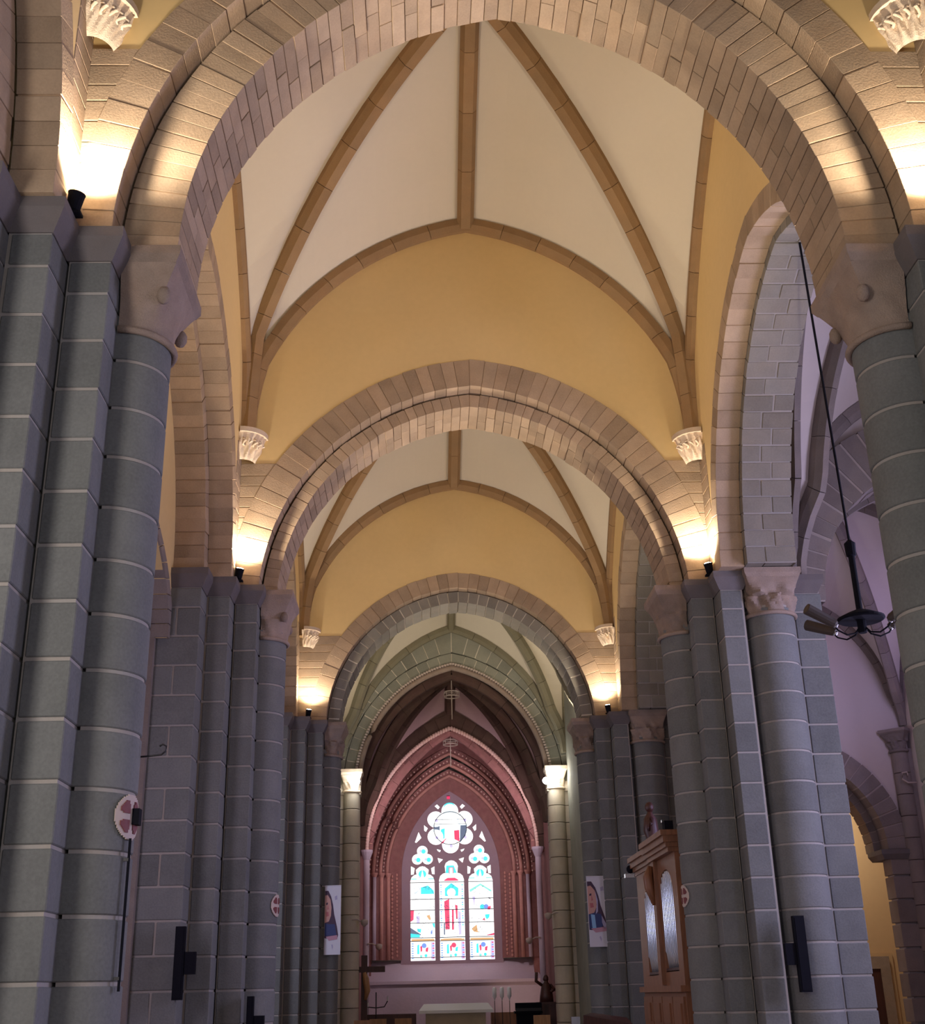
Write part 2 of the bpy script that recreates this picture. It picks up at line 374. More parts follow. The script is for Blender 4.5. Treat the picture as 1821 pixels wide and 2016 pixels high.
# ---------------------------------------------------------------- piers
def drum_mesh(r, h, mat):
    k = ('drum', r, h, mat)
    if k not in _cache:
        b = .012; prof = [(r - b, -h / 2), (r, -h / 2 + b), (r, h / 2 - b), (r - b, h / 2)]
        g = G().lathe(prof, 18, (0, 0, 0), -PI / 2 - .12, PI / 2 + .12); me = bpy.data.meshes.new('drum'); me.from_pydata(g.v, [], g.f); me.materials.append(M[mat])
        bm = bmesh.new(); bm.from_mesh(me); bmesh.ops.recalc_face_normals(bm, faces=bm.faces); bm.to_mesh(me); bm.free()
        me.polygons.foreach_set('use_smooth', [True] * len(me.polygons)); me.set_sharp_from_angle(angle=R_(30)); _cache[k] = me
    return _cache[k]
def capital(par, cx, cy, r, hx, hy, dirx, diry, z1, ht, mat='capital', carve=.0, seed=0, abac=.2, balls=True):
    """half capital: square abacus on a bell that turns into the round shaft; faces the direction (dirx, diry)"""
    rnd = random.Random(seed); g = G(); n = 40; rows = 14
    ang = math.atan2(diry, dirx); z0 = z1 - ht
    # hx: reach in facing direction, hy: half width across
    for_ = []
    for i in range(rows + 1):
        t = i / rows; z = z0 + (ht - abac) * t; row = []
        k = t ** 1.7
        for j in range(n + 1):
            a = -PI / 2 + PI * j / n; c_, s_ = math.cos(a), math.sin(a)
            rr = r * 1.02
            sq = min(hx * .93 / max(1e-6, abs(c_)), hy * .93 / max(1e-6, abs(s_)))
            rad = rr + (sq - rr) * k
            leaf = math.cos(a * 6 + (0 if i < rows * .55 else PI)) ; up = math.sin(PI * min(1, t * 1.15)) 
            rad += carve * (leaf * .055 * up + .03 * math.sin(13 * a + 9 * t + seed) * up + rnd.uniform(-.022, .022) * up)
            row.append((rad * c_, rad * s_, z))
        for_.append(row)
    rot = Matrix.Rotation(ang, 3, 'Z'); T = lambda p: tuple(rot @ Vector(p) + Vector((cx, cy, 0)))
    for i in range(rows): g.strip([T(p) for p in for_[i]], [T(p) for p in for_[i + 1]])
    o = smooth_angle(g.mk('capital', M[mat], par), 50)
    a = G(); v, f = BX(-.35, hx, -hy, hy, z1 - abac * .55, z1); a.add([T(p) for p in v], f)
    v, f = BX(-.35, hx, -hy, hy, z1 - abac, z1 - abac * .55, taper=.05); a.add([T(p) for p in v], f)
    a.mk('abacus', M[mat], o)
    g2 = G(); g2.tube([T((r * 1.06 * math.cos(-PI / 2 + PI * i / 16), r * 1.06 * math.sin(-PI / 2 + PI * i / 16), z0)) for i in range(17)], .045, 8)
    g2.mk('necking_ring', M[mat], o, smooth=True)
    if balls:
        for (px_, py_, pz_, pr_, st_) in ((.72, .72, -.36, .085, 1.35), (.72, -.72, -.36, .085, 1.35)):
            G().ball(T((hx * px_, hy * py_, z1 - abac + pz_)), pr_, 10, (1, 1, st_)).mk('crocket', M[mat], o, smooth=True)
    return o
def frustum(g, x0, x1, y0, y1, over=.13, fil=.13, z0=H - .38, z1=H):
    o = over
    g.box(x0 - o, x1 + o, y0 - o, y1 + o, z1 - fil, z1)
    g.box(x0 - o, x1 + o, y0 - o, y1 + o, z0, z1 - fil, taper=o)
def pier(s, yc, label, xo=0.0, yb=1.0, carve=.0, west_col=False, seed=0, capm='capital', deep=True, fl=True):
    """compound pier; s = -1 left, +1 right; half column to the nave, two stepped pilasters behind it"""
    p = empty('compound_pier', (s * (5.4 + xo), yc, 0), label, 'pier', 'compound piers along the nave')
    ox, oy = p.location.x, yc
    X = lambda a: s * (a + xo) - ox
    def blk(a0, a1, y0, y1, z0, z1):
        x0, x1 = sorted((X(a0), X(a1))); block(p, x0, x1, y0, y1, z0, z1)
    ga = .040; h = .6; zs = []
    z = 7.77 - .6 * 12
    zs.append(0)
    while z < H - .38 - .25:
        if z > .05: zs.append(z)
        z += h
    zs.append(H - .38)
    core = G(); ins = .02
    def cbox(a0, a1, y0, y1):
        x0, x1 = sorted((X(a0), X(a1))); core.box(x0 + ins, x1 - ins, y0 + ins, y1 - ins, 0, H - .05)
    for k in range(len(zs) - 1):
        z0, z1 = zs[k] + ga / 2, zs[k + 1] - ga / 2
        inst('drum', drum_mesh(.5, round(z1 - z0, 3), 'grey'), p, (X(4.60), 0, (z0 + z1) / 2), (0, 0, 0 if s < 0 else PI)) if z1 < 8.72 or zs[k] < 8.5 else None
        blk(4.62, 5.12 - ga, -.95, -ga / 2, z0, z1); blk(4.62, 5.12 - ga, ga / 2, .95, z0, z1)
        blk(5.12, 5.60 - ga, -1.5, -ga / 2, z0, z1); blk(5.12, 5.60 - ga, ga / 2, 1.5, z0, z1)
        if not west_col:
            if k % 2: blk(5.60, 6.6, -2.1, -ga / 2, z0, z1)
            else: blk(5.60, 6.05, -2.1, -ga / 2, z0, z1); blk(6.05 + ga, 6.6, -2.1, -ga / 2, z0, z1)
            blk(5.60, 6.6, ga / 2, 2.1, z0, z1)
        else:
            blk(5.60, 6.75 - ga, -1.2, -ga / 2, z0, z1); blk(5.60, 6.75 - ga, ga / 2, 1.2, z0, z1)
            if k % 2: blk(6.75, 7.35, -1.2, 1.2, z0, z1)
            else: blk(6.75, 7.35, -1.2, -.3, z0, z1); blk(6.75, 7.35, -.3 + ga, 1.2, z0, z1)
            if zs[k] < 8.5: inst('drum', drum_mesh(.5, round(z1 - z0, 3), 'grey'), p, (X(6.2), -1.2, (z0 + z1) / 2), (0, 0, -PI / 2))
    cbox(4.62, 5.12, -.95, .95); cbox(5.12, 5.62, -1.5, 1.5)
    if west_col: cbox(5.6, 7.35, -1.2, 1.2)
    else: cbox(5.6, 6.6, -2.1, 2.1)
    a0 = -PI / 2 if s < 0 else PI / 2
    core.lathe([(.48, 0), (.48, 9.0)], 20, (X(4.60), 0, 0), a0, a0 + PI)
    if west_col: core.lathe([(.48, 0), (.48, 9.0)], 20, (X(6.2), -1.2, 0), -PI, 0)
    core.mk('mortar_core', M['greyjoint'], p)
    im = G()
    for (a, b, y) in ((4.62, 5.14, .95), (5.12, 5.62, 1.5)) + (((5.6, 6.6, 2.1),) if not west_col else ((5.6, 7.3, 1.2),)):
        x0, x1 = sorted((X(a), X(b))); frustum(im, x0, x1, -y, y)
    im.mk('impost_moulding', M['impost'], p)
    capital(p, X(4.60), 0, .5, .68, yb * .70, -s, 0, H + .005, 1.02, capm, carve, seed, balls=carve < .6)
    if west_col: capital(p, X(6.2), -1.2, .5, .62, .60, 0, -1, H + .005, .95, capm, 1.0, seed + 5, balls=False)
    return p
PY = (12.6, 25.4, 38.9)
pier(-1, PY[0], 'nearest pier on the left, big blue-grey blocks and plain corner-knob capital', carve=.12, seed=1)
pier(1, PY[0], 'nearest pier on the right, cut off by the photo edge, shaded grey drums', carve=.2, seed=2, west_col=True)
pier(-1, PY[1], 'second pier on the left, behind the nearest one, below the second arch', carve=.5, seed=3)
pier(1, PY[1], 'second pier on the right, with a carved half column facing the camera too', carve=.6, seed=4, west_col=True)
pier(-1, PY[2], 'third pier on the left, with a portrait banner hung on its shaft', xo=-.32, carve=.9, seed=5)
pier(1, PY[2], 'third pier on the right, behind the organ, portrait banner on its shaft', xo=-.28, carve=1.0, seed=6, west_col=True)

# ---------------------------------------------------------------- transverse arches and the walls over them
def side_poly(hw, z0, fp, n): 
    C = half_curve(hw, z0, fp, n); return [(-x, z) for x, z in C[:-1]] + C[::-1]
def transverse(yc, w, e, wB, tI, tB, label, nI, nB, fpE, grey=False, hw=5.12, x0=0.0, top=.35, spring=13.1, zo=0.0):
    a = empty('transverse_arch', (x0, yc, H + zo), label, 'arch', 'arches across the nave')
    arch_order(a, w, e, tI, -.6, .6, nI, 'dullgrey' if grey else 'beige', 'palejoint' if grey else 'beigejoint', split=not grey, gap=.010 if not grey else .03)
    arch_order(a, wB, e, tB, -.95, .95, nB, 'beige', 'beigejoint', gap=.009, name='outer_voussoir')
    # filling stones between the arch and the corner of the wall
    inner = arch_curve(wB, e, wB + e + tB * .8, 30)
    f = side_poly(hw, spring, fpE, 30)
    outer = [(-hw - .3, H)] + [(x * 1.06, z + top) for x, z in f] + [(hw + .3, H)]
    inner = [(x + x0, z + H + zo) for x, z in inner]
    n = 80; wl = pierced_wall('wall_east', resample(inner, n), resample(outer, n), yc - .93, yc + .93, 'ochre')
    # stone filling between the arch ring and the corner, up to the corbels
    z = 0.0; rc = wB + e
    while z + zo < 2.55:
        h = random.choice((.24, .27, .30)); zm = max(0.0, z + h)
        xi = -e + math.sqrt(max(.1, (rc + tB * .7) ** 2 - min(zm, rc) ** 2))
        for s_ in (-1, 1):
            x0_, x1_ = sorted((s_ * xi, s_ * (5.13)))
            if x1_ - x0_ > .06: block(a, x0_ - x0, x1_ - x0, -.944, -.5, z - zo + .004, z - zo + h - .004, 'beige', 'filling_stone')
        z += h
    return a
F1E = ((0, 19.0), (2.55, 17.97), (4.85, 15.2)); F1S = ((0, 19.6), (2.1, 18.35), (5.2, 15.0)); D1 = ((0, 21.1), (4.19, 19.15), (7.3, 15.8))
F2E = ((0, 17.95), (2.8, 16.85), (4.9, 14.2)); F2S = ((0, 18.2), (2.6, 16.9), (5.6, 14.0)); D2 = ((0, 19.6), (4.2, 17.8), (7.4, 14.5))
transverse(PY[0], 3.97, .77, 4.66, .66, .52, 'nearest pointed arch across the top of the photo, beige voussoirs', 34, 26, F1E)
transverse(PY[1], 4.28, .50, 4.63, .31, .68, 'second arch across the nave, beige stones in two stepped rings', 34, 28, F1E, zo=-.32)
transverse(PY[2], 3.90, .30, 4.30, .38, .52, 'third arch across the nave, grey-green inner ring with pale joints', 20, 22, F2E, grey=True, x0=.08, zo=-.20)
# stone filling beside the springers, below the corbels
for yc in PY[:3]:
    for s in (-1, 1):
        pass

# ---------------------------------------------------------------- arcade arches and the side walls over them
def arcade(s, yc, w, e, w2, e2, label, hy, fS, spring, in_mat='beige', nv=26, x_in=(5.6, 6.65), lun=False):
    # local x -> world Y, local y -> world -X (rz = +90 deg)
    a = empty('arcade_arch', (0, yc, H), label, 'arch', 'arches along the nave sides', rz=PI / 2)
    yy = lambda x0, x1: sorted((-s * x0, -s * x1))
    y0, y1 = yy(5.1, 5.6); arch_order(a, w, e, .45, y0, y1, nv, 'beige', 'beigejoint', name='outer_voussoir')
    y0, y1 = yy(*x_in); arch_order(a, w2, e2, .5, y0, y1, nv, in_mat, 'greyjoint' if in_mat != 'beige' else 'beigejoint', gap=.035 if in_mat != 'beige' else .009, split=in_mat != 'beige')
    n = 80
    inner = [(x, z + H) for x, z in arch_curve(w, e, w + e + .36, 30)]
    inner = [(-hy - .35, H - .02)] + inner + [(hy + .35, H - .02)]
    f = side_poly(hy, spring, fS, 30)
    outer = [(-hy - 1.0, H)] + [(x * 1.05, z + .35) for x, z in f] + [(hy + 1.0, H)]
    y0, y1 = yy(5.13, 5.75)
    wl = pierced_wall('wall_left' if s < 0 else 'wall_right', resample(inner, n), resample(outer, n), y0, y1, 'ochre', loc=(0, yc, 0), rz=PI / 2)
    # straight strips of stone that rise from the pier beside the arch
    return a
YC = (6.0, 19.0, 32.15)
for i, yc in enumerate(YC):
    fS, sp, hy = ((F1S, 13.1, 5.55), (F1S, 13.1, 5.55), (F2S, 12.5, 5.8))[i]
    nm = ('the bay over the camera', 'the bay behind the nearest pier', 'the bay behind the second pier')[i]
    arcade(-1, yc, (4.9, 4.75, 5.05)[i], .25, (4.35, 4.35, 4.7)[i], .35, 'left side arch of %s, brown stone edge against yellow plaster' % nm, hy, fS, sp, x_in=(5.6, 6.25))
    arcade(1, yc, (4.7, 4.5, 4.9)[i], .60, (4.3, 4.3, 4.65)[i], .65, 'right side arch of %s, grey block soffit' % nm, hy, fS, sp, in_mat='dullgrey', nv=20)
# pier mass that rises from the impost to the wall above (stone strips)
for i, yc in enumerate(PY):
    for s in (-1, 1):
        t = empty('pier_strip', (s * 5.36, yc, H), '%s stone strip rising above the %s pier on the %s' % ('tall brown', ('nearest', 'second', 'third')[i], 'left' if s < 0 else 'right'), 'wall strip', 'stone strips above the piers')
        z = 0; k = 0
        while z < 3.0:
            h = random.choice((.24, .28, .32))
            for y0, y1 in ((-1.52, -.01), (.01, 1.52)):
                x0, x1 = sorted((-s * .24, s * .24)); block(t, x0, x1, y0, y1, z + .006, z + h - .006, 'beige')
            z += h; k += 1
        G().box(-.225, .225, -1.5, 1.5, 0, z).mk('mortar', M['beigejoint'], t)
        fl_ = None

# ---------------------------------------------------------------- nave vaults
vault(YC[0], 5.12, 5.65, 21.2, 13.1, F1E, F1S, D1, quads=((1, 1), (-1, 1)), ridge_x=False)
vault(YC[1], 5.12, 5.47, 21.2, 13.1, F1E, F1S, D1)
vault(YC[2], 5.12, 5.80, 19.6, 12.5, F2E, F2S, D2, fW=F2E)
F3E = ((0, 15.0), (2.2, 13.75), (3.9, 11.0)); F3S = ((0, 14.8), (1.4, 14.0), (2.6, 12.0)); D3 = ((0, 16.4), (2.4, 14.9), (4.5, 11.6))
vault(42.65, 4.3, 2.75, 16.4, 10.0, F3E, F3S, D3, mat='cream', ribm='ribgreen', bulge=.1, rw=.3, rd=.26, nst=7)
for s in (-1, 1):
    o = G().box(*sorted((s * 4.25, s * 4.9)), 39.85, 45.4, 0, 15.5).mk('wall_left' if s < 0 else 'wall_right', M['green']); tag(o, kind='structure')

# ---------------------------------------------------------------- corbels under the vault ribs
def corbel(x, y, z, s, sy, label, sc=1.0, seed=0, face=False):
    c = empty('corbel', (x, y, z), label, 'corbel', 'carved corbels under the vault ribs')
    g = G(); n = 28; rows = 12; P = []
    rnd = random.Random(seed)
    for i in range(rows + 1):
        t = i / rows; r = (.30 + .24 * t ** .8) * sc; row = []
        for j in range(n + 1):
            a = -PI * .05 + (PI / 2 + PI * .1) * j / n
            up = math.sin(PI * min(1, t * 1.05))
            k = r + sc * up * ((.05 * math.cos(a * 14 + seed) if not face else .015 * math.cos(a * 8)) + .02 * math.sin(a * 21 + t * 11))
            row.append((-s * k * math.cos(a), sy * k * math.sin(a), sc * (t - 1) * .62))
        P.append(row)
    for i in range(rows): g.strip(P[i], P[i + 1])
    smooth_angle(g.mk('carved_bell', M['white_capital'], c), 50)
    a = G(); pr = [(0, 0)] + [(.60 * math.cos(PI / 2 * j / 10), .60 * math.sin(PI / 2 * j / 10)) for j in range(11)]
    v = [(-s * px * sc, sy * py * sc, zz) for zz in (0, .12 * sc) for px, py in pr]; m_ = len(pr)
    a.add(v, [tuple(range(m_)), tuple(range(m_, 2 * m_))] + [(j, (j + 1) % m_, m_ + (j + 1) % m_, m_ + j) for j in range(m_)])
    a.mk('corbel_slab', M['white_capital'], c)
    b = G()
    for k in range(5):
        aa = R_(12 + 66 * k / 4); rr = .47 * sc
        pts = [(-s * (rr + .05 * math.sin(q)) * math.cos(aa + .07 * math.cos(q * 1.7)), sy * (rr + .05 * math.sin(q)) * math.sin(aa + .07 * math.cos(q * 1.7)), -.13 * sc - .07 * sc * q / 2) for q in [0, 1, 2, 3, 4, 5]]
        b.tube(pts, .03 * sc, 6)
    b.mk('carved_scroll', M['white_capital'], c, smooth=True)
    return c
corbel(-5.12, 11.66, 12.95, -1, -1, 'white carved mask corbel at the top left, above the nearest arch', .86, 1, True)
corbel(5.12, 11.66, 12.95, 1, -1, 'white leafy corbel cut by the right photo edge, above the nearest arch', .86, 2)
corbel(-5.10, 24.46, 13.2, -1, -1, 'white frilled leaf corbel above the second pier on the left', .92, 3)
corbel(5.10, 24.46, 13.1, 1, -1, 'white shell corbel above the second pier on the right', .92, 4)
corbel(-4.95, 37.96, 12.65, -1, -1, 'small leafy corbel above the third pier on the left', .85, 5)
corbel(5.05, 37.96, 12.6, 1, -1, 'small leafy corbel above the third pier on the right', .85, 6)

# ---------------------------------------------------------------- spot lamps on the imposts
def spot(x, y, z, tx, ty, tz, label, power, size=.11, col=WARM, ang=150, bulbm='warm_bulb'):
    t = empty('spotlight', (x, y, z), label, 'spotlight', 'small spotlights on the pier tops')
    g = G(); g.box(-.09, .09, -.06, .06, 0, .03); g.box(-.012, .012, -.012, .012, .03, .12); g.mk('bracket', M['black'], t)
    d = (Vector((tx, ty, tz)) - Vector((x, y, z))).normalized(); q = d.to_track_quat('Z', 'Y')
    hd = G().lathe([(.05, -.13), (.075, -.11), (.095, .09), (.10, .10)], 14).mk('lamp_head', M['black'], t, (0, 0, .18)); hd.rotation_euler = q.to_euler()
    bl = G().lathe([(.08, .0), (.07, .012)], 12).mk('lit_lens', M[bulbm], hd, (0, 0, .102))
    l = bpy.data.lights.new('spot_beam', 'SPOT'); l.energy = power; l.color = col; l.spot_size = R_(ang); l.spot_blend = .6; l.shadow_soft_size = size
    o = bpy.data.objects.new('spot_beam', l); link(o, t); o.location = Vector((0, 0, .18)) + d * .22; o.rotation_euler = d.to_track_quat('-Z', 'Y').to_euler()
    return t
for i, yc in enumerate(PY):
    for s in (-1, 1):
        xo = -.25 if i == 2 else 0
        spot(s * (5.0 + xo), yc - 1.28, H, s * 4.0, yc - 1.6 - .3, H + 6, 'small black spotlight on top of the %s pier on the %s' % (('nearest', 'second', 'third')[i], 'left' if s < 0 else 'right'), (560, 460, 300)[i])
        spot(s * (5.0 + xo if i < 2 else 4.02), yc + 1.28, H, s * 3.0, yc + 3.4, H + 7, 'added unseen spotlight on the far ledge behind the arch of the %s %s pier' % (('nearest', 'second', 'third')[i], 'left' if s < 0 else 'right'), (720, 700, 420)[i])  # added unseen uplights that brighten the vault cells

for a, nm in (((-16, 16, -12, 62, 23.5, 23.8), 'ceiling'), ((-16, -15.7, -12, 62, 0, 23.5), 'wall_left'), ((15.7, 16, -12, 62, 0, 23.5), 'wall_right'), ((-16, 16, 61.7, 62, 0, 23.5), 'wall_far'), ((-4.2, 4.2, 55.2, 55.4, 0, 15), 'wall_far')):  # added unseen outer shell, keeps world light from leaking through cracks
    tag(G().box(*a).mk(nm, M['aisle']), kind='structure')
# ---------------------------------------------------------------- floor, left lunettes, left chapel walls
tag(G().box(-9, 14, -12, 62, -.2, 0).mk('floor', M['floor']), kind='structure')
for i, yc in enumerate(YC):
    # yellow lunette wall inside the left arcade arch, above a lower grey arch
    n = 60; low = [(x, z + 8.55) for x, z in arch_curve(4.2, -2.2 if False else .0, 4.2, 24)]
    low = [(x, 8.3 + (z - 8.55) * .48) for x, z in low]
    up = [(x, z + H) for x, z in arch_curve((4.35, 4.35, 4.7)[i], .35, (4.35, 4.35, 4.7)[i] + .35 + .2, 24)]; up = [(-4.9, 8.4)] + up + [(4.9, 8.4)]
    pierced_wall('wall_left', resample(low, n), resample(up, n), 6.22, 6.5, 'ochre', loc=(0, yc, 0), rz=PI / 2)
    t = empty('chapel_arch', (-6.4, yc, 8.3), 'low grey stone arch %s, half hidden behind a left pier' % ('beside the camera', 'by the second left pier', 'by the third left pier')[i], 'arch', 'low arches of the left chapels', rz=PI / 2)
    for k, (rr, yo, w_) in enumerate(((4.15, -.22, .35), (3.75, .2, .42), (3.4, .65, .5))):
        for j in range(24):
            a0, a1 = PI * j / 24 + .004, PI * (j + 1) / 24 - .004
            P = [(q * math.cos(a), yy, q * math.sin(a) * .50) for yy in (yo, yo + w_) for q in (rr, rr + .38) for a in (a0, a1)]
            mk('voussoir', P, [(0, 1, 3, 2), (4, 6, 7, 5), (0, 4, 5, 1), (2, 3, 7, 6), (0, 2, 6, 4), (1, 5, 7, 3)], M['aisle'], t)
    o = G().box(-8.2, -7.9, yc - 6.5, yc + 6.5, 0, 12.5).mk('wall_left', M['aisle']); tag(o, kind='structure')
    for sy in (-1, 1):
        o = G().box(-7.95, -6.45, yc + sy * 4.7 - .55, yc + sy * 4.7 + .55, 0, 8.9).mk('wall_left', M['aisle']); tag(o, kind='structure')
    o = G().box(-8.2, -6.3, yc - 6.5, yc + 6.5, 10.6, 10.8).mk('ceiling', M['plaster']); tag(o, kind='structure')

# ---------------------------------------------------------------- right aisle
tag(G().box(12.9, 13.2, 0, 34.5, 0, 16.5).mk('wall_right', M['plaster']), kind='structure')
AF = ((0, 14.6), (1.6, 13.6), (2.6, 11.2)); AS = ((0, 17.0), (2.6, 15.6), (4.9, 12.0)); AD = ((0, 18.2), (2.8, 16.6), (5.6, 11.8))
vault(19.0, 2.95, 5.9, 18, 9.8, AF, AS, AD, mat='plaster', ribm='aisle', xc=10.0, bulge=.1, nst=8, rw=.3)
AF2 = ((0, 12.6), (1.6, 11.7), (2.7, 9.6)); AS2 = ((0, 13.2), (2.2, 12.0), (3.9, 9.8)); AD2 = ((0, 14.2), (2.4, 12.6), (4.6, 9.6))
vault(30.3, 2.95, 4.2, 14.2, 8.6, AF2, AS2, AD2, mat='plaster', ribm='aisle', xc=10.0, bulge=.1, nst=8, rw=.3, rd=.26)
ta = empty('aisle_arch', (10.2, 25.4, 9.4), 'grey stone arch across the right aisle, behind the hanging lamp rod', 'arch')
arch_order(ta, 2.5, .8, 1.25, -.55, .55, 12, 'aisle', 'aislejoint', gap=.05, split=True, jag=.02)
n = 60
pierced_wall('wall_right', resample([(x + 10.2, z + 9.4) for x, z in arch_curve(2.5, .8, 4.4, 24)], n), resample([(7.0, 9.4), (7.0, 16.2), (13, 16.2), (13, 9.4)], n), 25.0, 25.8, 'plaster')
# end wall of the aisle with a lower arch into a lit yellow chapel
EY = 34.5
op = [(10.25 + x, z + 5.1) for x, z in arch_curve(1.5, .9, 2.4 + .2, 24)]; op = [(8.5, 0)] + op + [(12.0, 0)]
pierced_wall('wall_right', resample(op, 80), resample([(6.9, 0), (6.9, 16), (13.1, 16), (13.1, 0)], 80), EY, EY + .5, 'plaster')
ca = empty('chapel_arch', (10.25, EY, 5.1), 'stepped grey arch at the far right, opening to a yellow-lit chapel', 'arch')
arch_order(ca, 1.62, 1.0, .62, -.12, .5, 10, 'aisle', 'aislejoint', gap=.04)
arch_order(ca, 1.40, 1.0, .40, .45, 1.1, 10, 'aisle', 'aislejoint', gap=.03, name='inner_voussoir')
for s in (-1, 1):
    for k in range(8):
        z0 = -5.1 + k * .63
        block(ca, *sorted((s * 1.62, s * 2.3)), -.14, .5, z0 + .02, z0 + .60, 'aisle')
    x0, x1 = sorted((s * 1.36, s * 2.38)); g = G(); g.box(x0, x1, -.24, .9, -.12, .0); g.box(x0, x1, -.24, .9, -.26, -.12, taper=.08); g.mk('impost_moulding', M['impost'], ca)
for (a, nm) in (((8.3, 14.8, 39.0, 39.3, 0, 12), 'wall_far'), ((14.6, 14.9, 35.0, 39, 0, 12), 'wall_right'), ((8.1, 8.4, 35.0, 39, 0, 12), 'wall_right'), ((8.1, 14.9, 35, 39.2, 9.0, 9.2), 'ceiling')):
    tag(G().box(*a).mk(nm, M['chapel']), kind='structure')
dr = G(); dr.box(11.9, 13.2, 38.93, 39.02, 0, 2.5); d1 = dr.mk('door_1', M['chapel']); tag(d1, kind='structure')
G().box(12.15, 12.75, 38.86, 38.95, 0, 2.05).mk('door_leaf', M['wooddark'], d1); g = G(); g.box(11.85, 12.15, 38.82, 38.96, 0, 2.05); g.box(12.75, 13.05, 38.82, 38.96, 0, 2.05); g.box(11.85, 13.05, 38.82, 38.96, 2.05, 2.4); g.mk('door_frame', M['capital'], d1)
# respond of the aisle vault beside that arch
rs = empty('aisle_respond', (12.6, EY - .1, 0), 'slim grey wall shaft with moulded capital at the right photo edge', 'pillar')
for k in range(13):
    inst('drum', drum_mesh(.24, .585, 'aisle'), rs, (0, 0, .3 + .6 * k), (0, 0, -PI / 2 - .7))
block(rs, -.0, .5, -.15, .3, 0, 7.9, 'aisle', 'pilaster')
capital(rs, 0, 0, .24, .36, .4, -.7, -.72, 8.45, .62, 'aisle', .5, 9, abac=.14, balls=False)
# wall of the next bay of the aisle
tag(G().box(7.6, 7.9, 35.2, 48, 0, 14).mk('wall_right', M['plaster']), kind='structure')
tag(G().box(5.6, 7.9, 40.2, 40.5, 0, 14).mk('wall_right', M['plaster']), kind='structure')

# ---------------------------------------------------------------- choir
CH = 9.5
ch = empty('choir_arch', (0, 45.95, CH - .55), 'pointed arch into the dark red choir, olive voussoirs with rope edge', 'arch')
arch_order(ch, 3.62, 1.0, .50, -.45, .45, 15, 'green', 'palejoint', gap=.03, name='voussoir')
arch_order(ch, 4.14, 1.0, .80, -.50, .45, 15, 'green', 'palejoint', gap=.035, name='outer_voussoir')
def path_tube(par, C, y, r, mat, name, n=8, zo=0):
    o = G().tube([(x, y, z + zo) for x, z in C], r, n).mk(name, M[mat], par, smooth=True); return o
path_tube(ch, arch_curve(3.48, 1.0, 3.48 + 1.0 + .08, 26), -.40, .11, 'capital', 'roll_moulding')
rp = G(); C = resample(arch_curve(3.48, 1.0, 3.48 + 1.0 + .2, 40), 120)
for i, (x, z) in enumerate(C): rp.box(x - .045, x + .045, -.56, -.44, z - .035, z + .035)
tag(rp.mk('rope_beading', M['disccream'], ch), kind='stuff')
n = 80
pierced_wall('wall_east', resample([(x, z + CH - .55) for x, z in arch_curve(4.14, 1.0, 5.6, 30)], n), resample([(-5.2, CH - .55), (-5.2, 17), (5.2, 17), (5.2, CH - .55)], n), 45.55, 46.3, 'green')
for s in (-1, 1):
    t = empty('choir_pillar', (s * 3.95, 45.95, 0), 'pale stone pillar under the %s end of the choir arch' % ('left' if s < 0 else 'right'), 'pillar', 'pale pillars of the choir arch')
    z = 0
    while z < 8.6:
        h = .62
        inst('drum', drum_mesh(.32, round(h - .02, 3), 'pale'), t, (-s * .02 * 0 - s * .12, -.30, z + h / 2), (0, 0, -PI / 2))
        x0, x1 = sorted((-s * .42, s * .12)); block(t, x0, x1, -.3, .45, z + .01, z + h - .01, 'pale')
        x0, x1 = sorted((s * .14, s * .75)); block(t, x0, x1, -.42, .45, z + .01, z + h - .01, 'pale')
        z += h
    capital(t, -s * .12, -.30, .32, .46, .42, 0, -1, CH, .80, 'white_capital', .4, 12, abac=.22, balls=False)
    x0, x1 = sorted((-s * .46, s * .85)); g = G(); g.box(x0, x1, -.46, .5, CH - .14, CH); g.box(x0, x1, -.46, .5, CH - .9, CH - .14); g.mk('impost_moulding', M['pale'], t)
# choir side walls, vault and middle arch
for s in (-1, 1):
    tag(G().box(*sorted((s * 3.72, s * 4.1)), 46.3, 54.6, 0, 14.5).mk('wall_left' if s < 0 else 'wall_right', M['red']), kind='structure')
C1E = ((0, 12.75), (2.0, 11.2), (3.45, 8.6)); C1S = ((0, 12.4), (1.0, 11.6), (1.75, 9.8)); C1D = ((0, 13.9), (2.0, 12.4), (3.7, 9.3)); C1W = ((0, 13.4), (2.0, 12.3), (3.4, 10.2))
vault(48.3, 3.72, 1.95, 14, 7.6, C1E, C1S, C1D, mat='mauve', ribm='maroon', bulge=.1, fW=C1W, rw=.42, rd=.34, nst=6)
C2E = ((0, 11.95), (1.8, 10.5), (3.3, 7.9)); C2S = ((0, 11.6), (1.0, 10.8), (1.75, 9.0)); C2D = ((0, 12.7), (2.0, 11.4), (3.7, 8.5))
vault(52.0, 3.72, 1.75, 13, 6.9, C2E, C2S, C2D, mat='mauve', ribm='red', bulge=.1, rw=.36, rd=.28, nst=6)
ma = empty('choir_rib_arch', (0, 50.2, 7.0), 'dark brown arch inside the choir with a pale twisted edge', 'arch')
arch_order(ma, 3.5, 1.86, .55, -.15, .45, 14, 'maroon', 'maroon', gap=.02)
arch_order(ma, 3.22, 1.86, .32, .05, .5, 16, 'red', 'redlight', gap=.03, name='inner_voussoir')
tw = G(); C = resample(arch_curve(3.45, 1.86, 5.30, 40), 110)
for i, (x, z) in enumerate(C): tw.ball((x, -.20, z), .085, 6, (1, 1, 1.25))
tag(tw.mk('twisted_roll', M['palepink'], ma, smooth=True), kind='stuff')
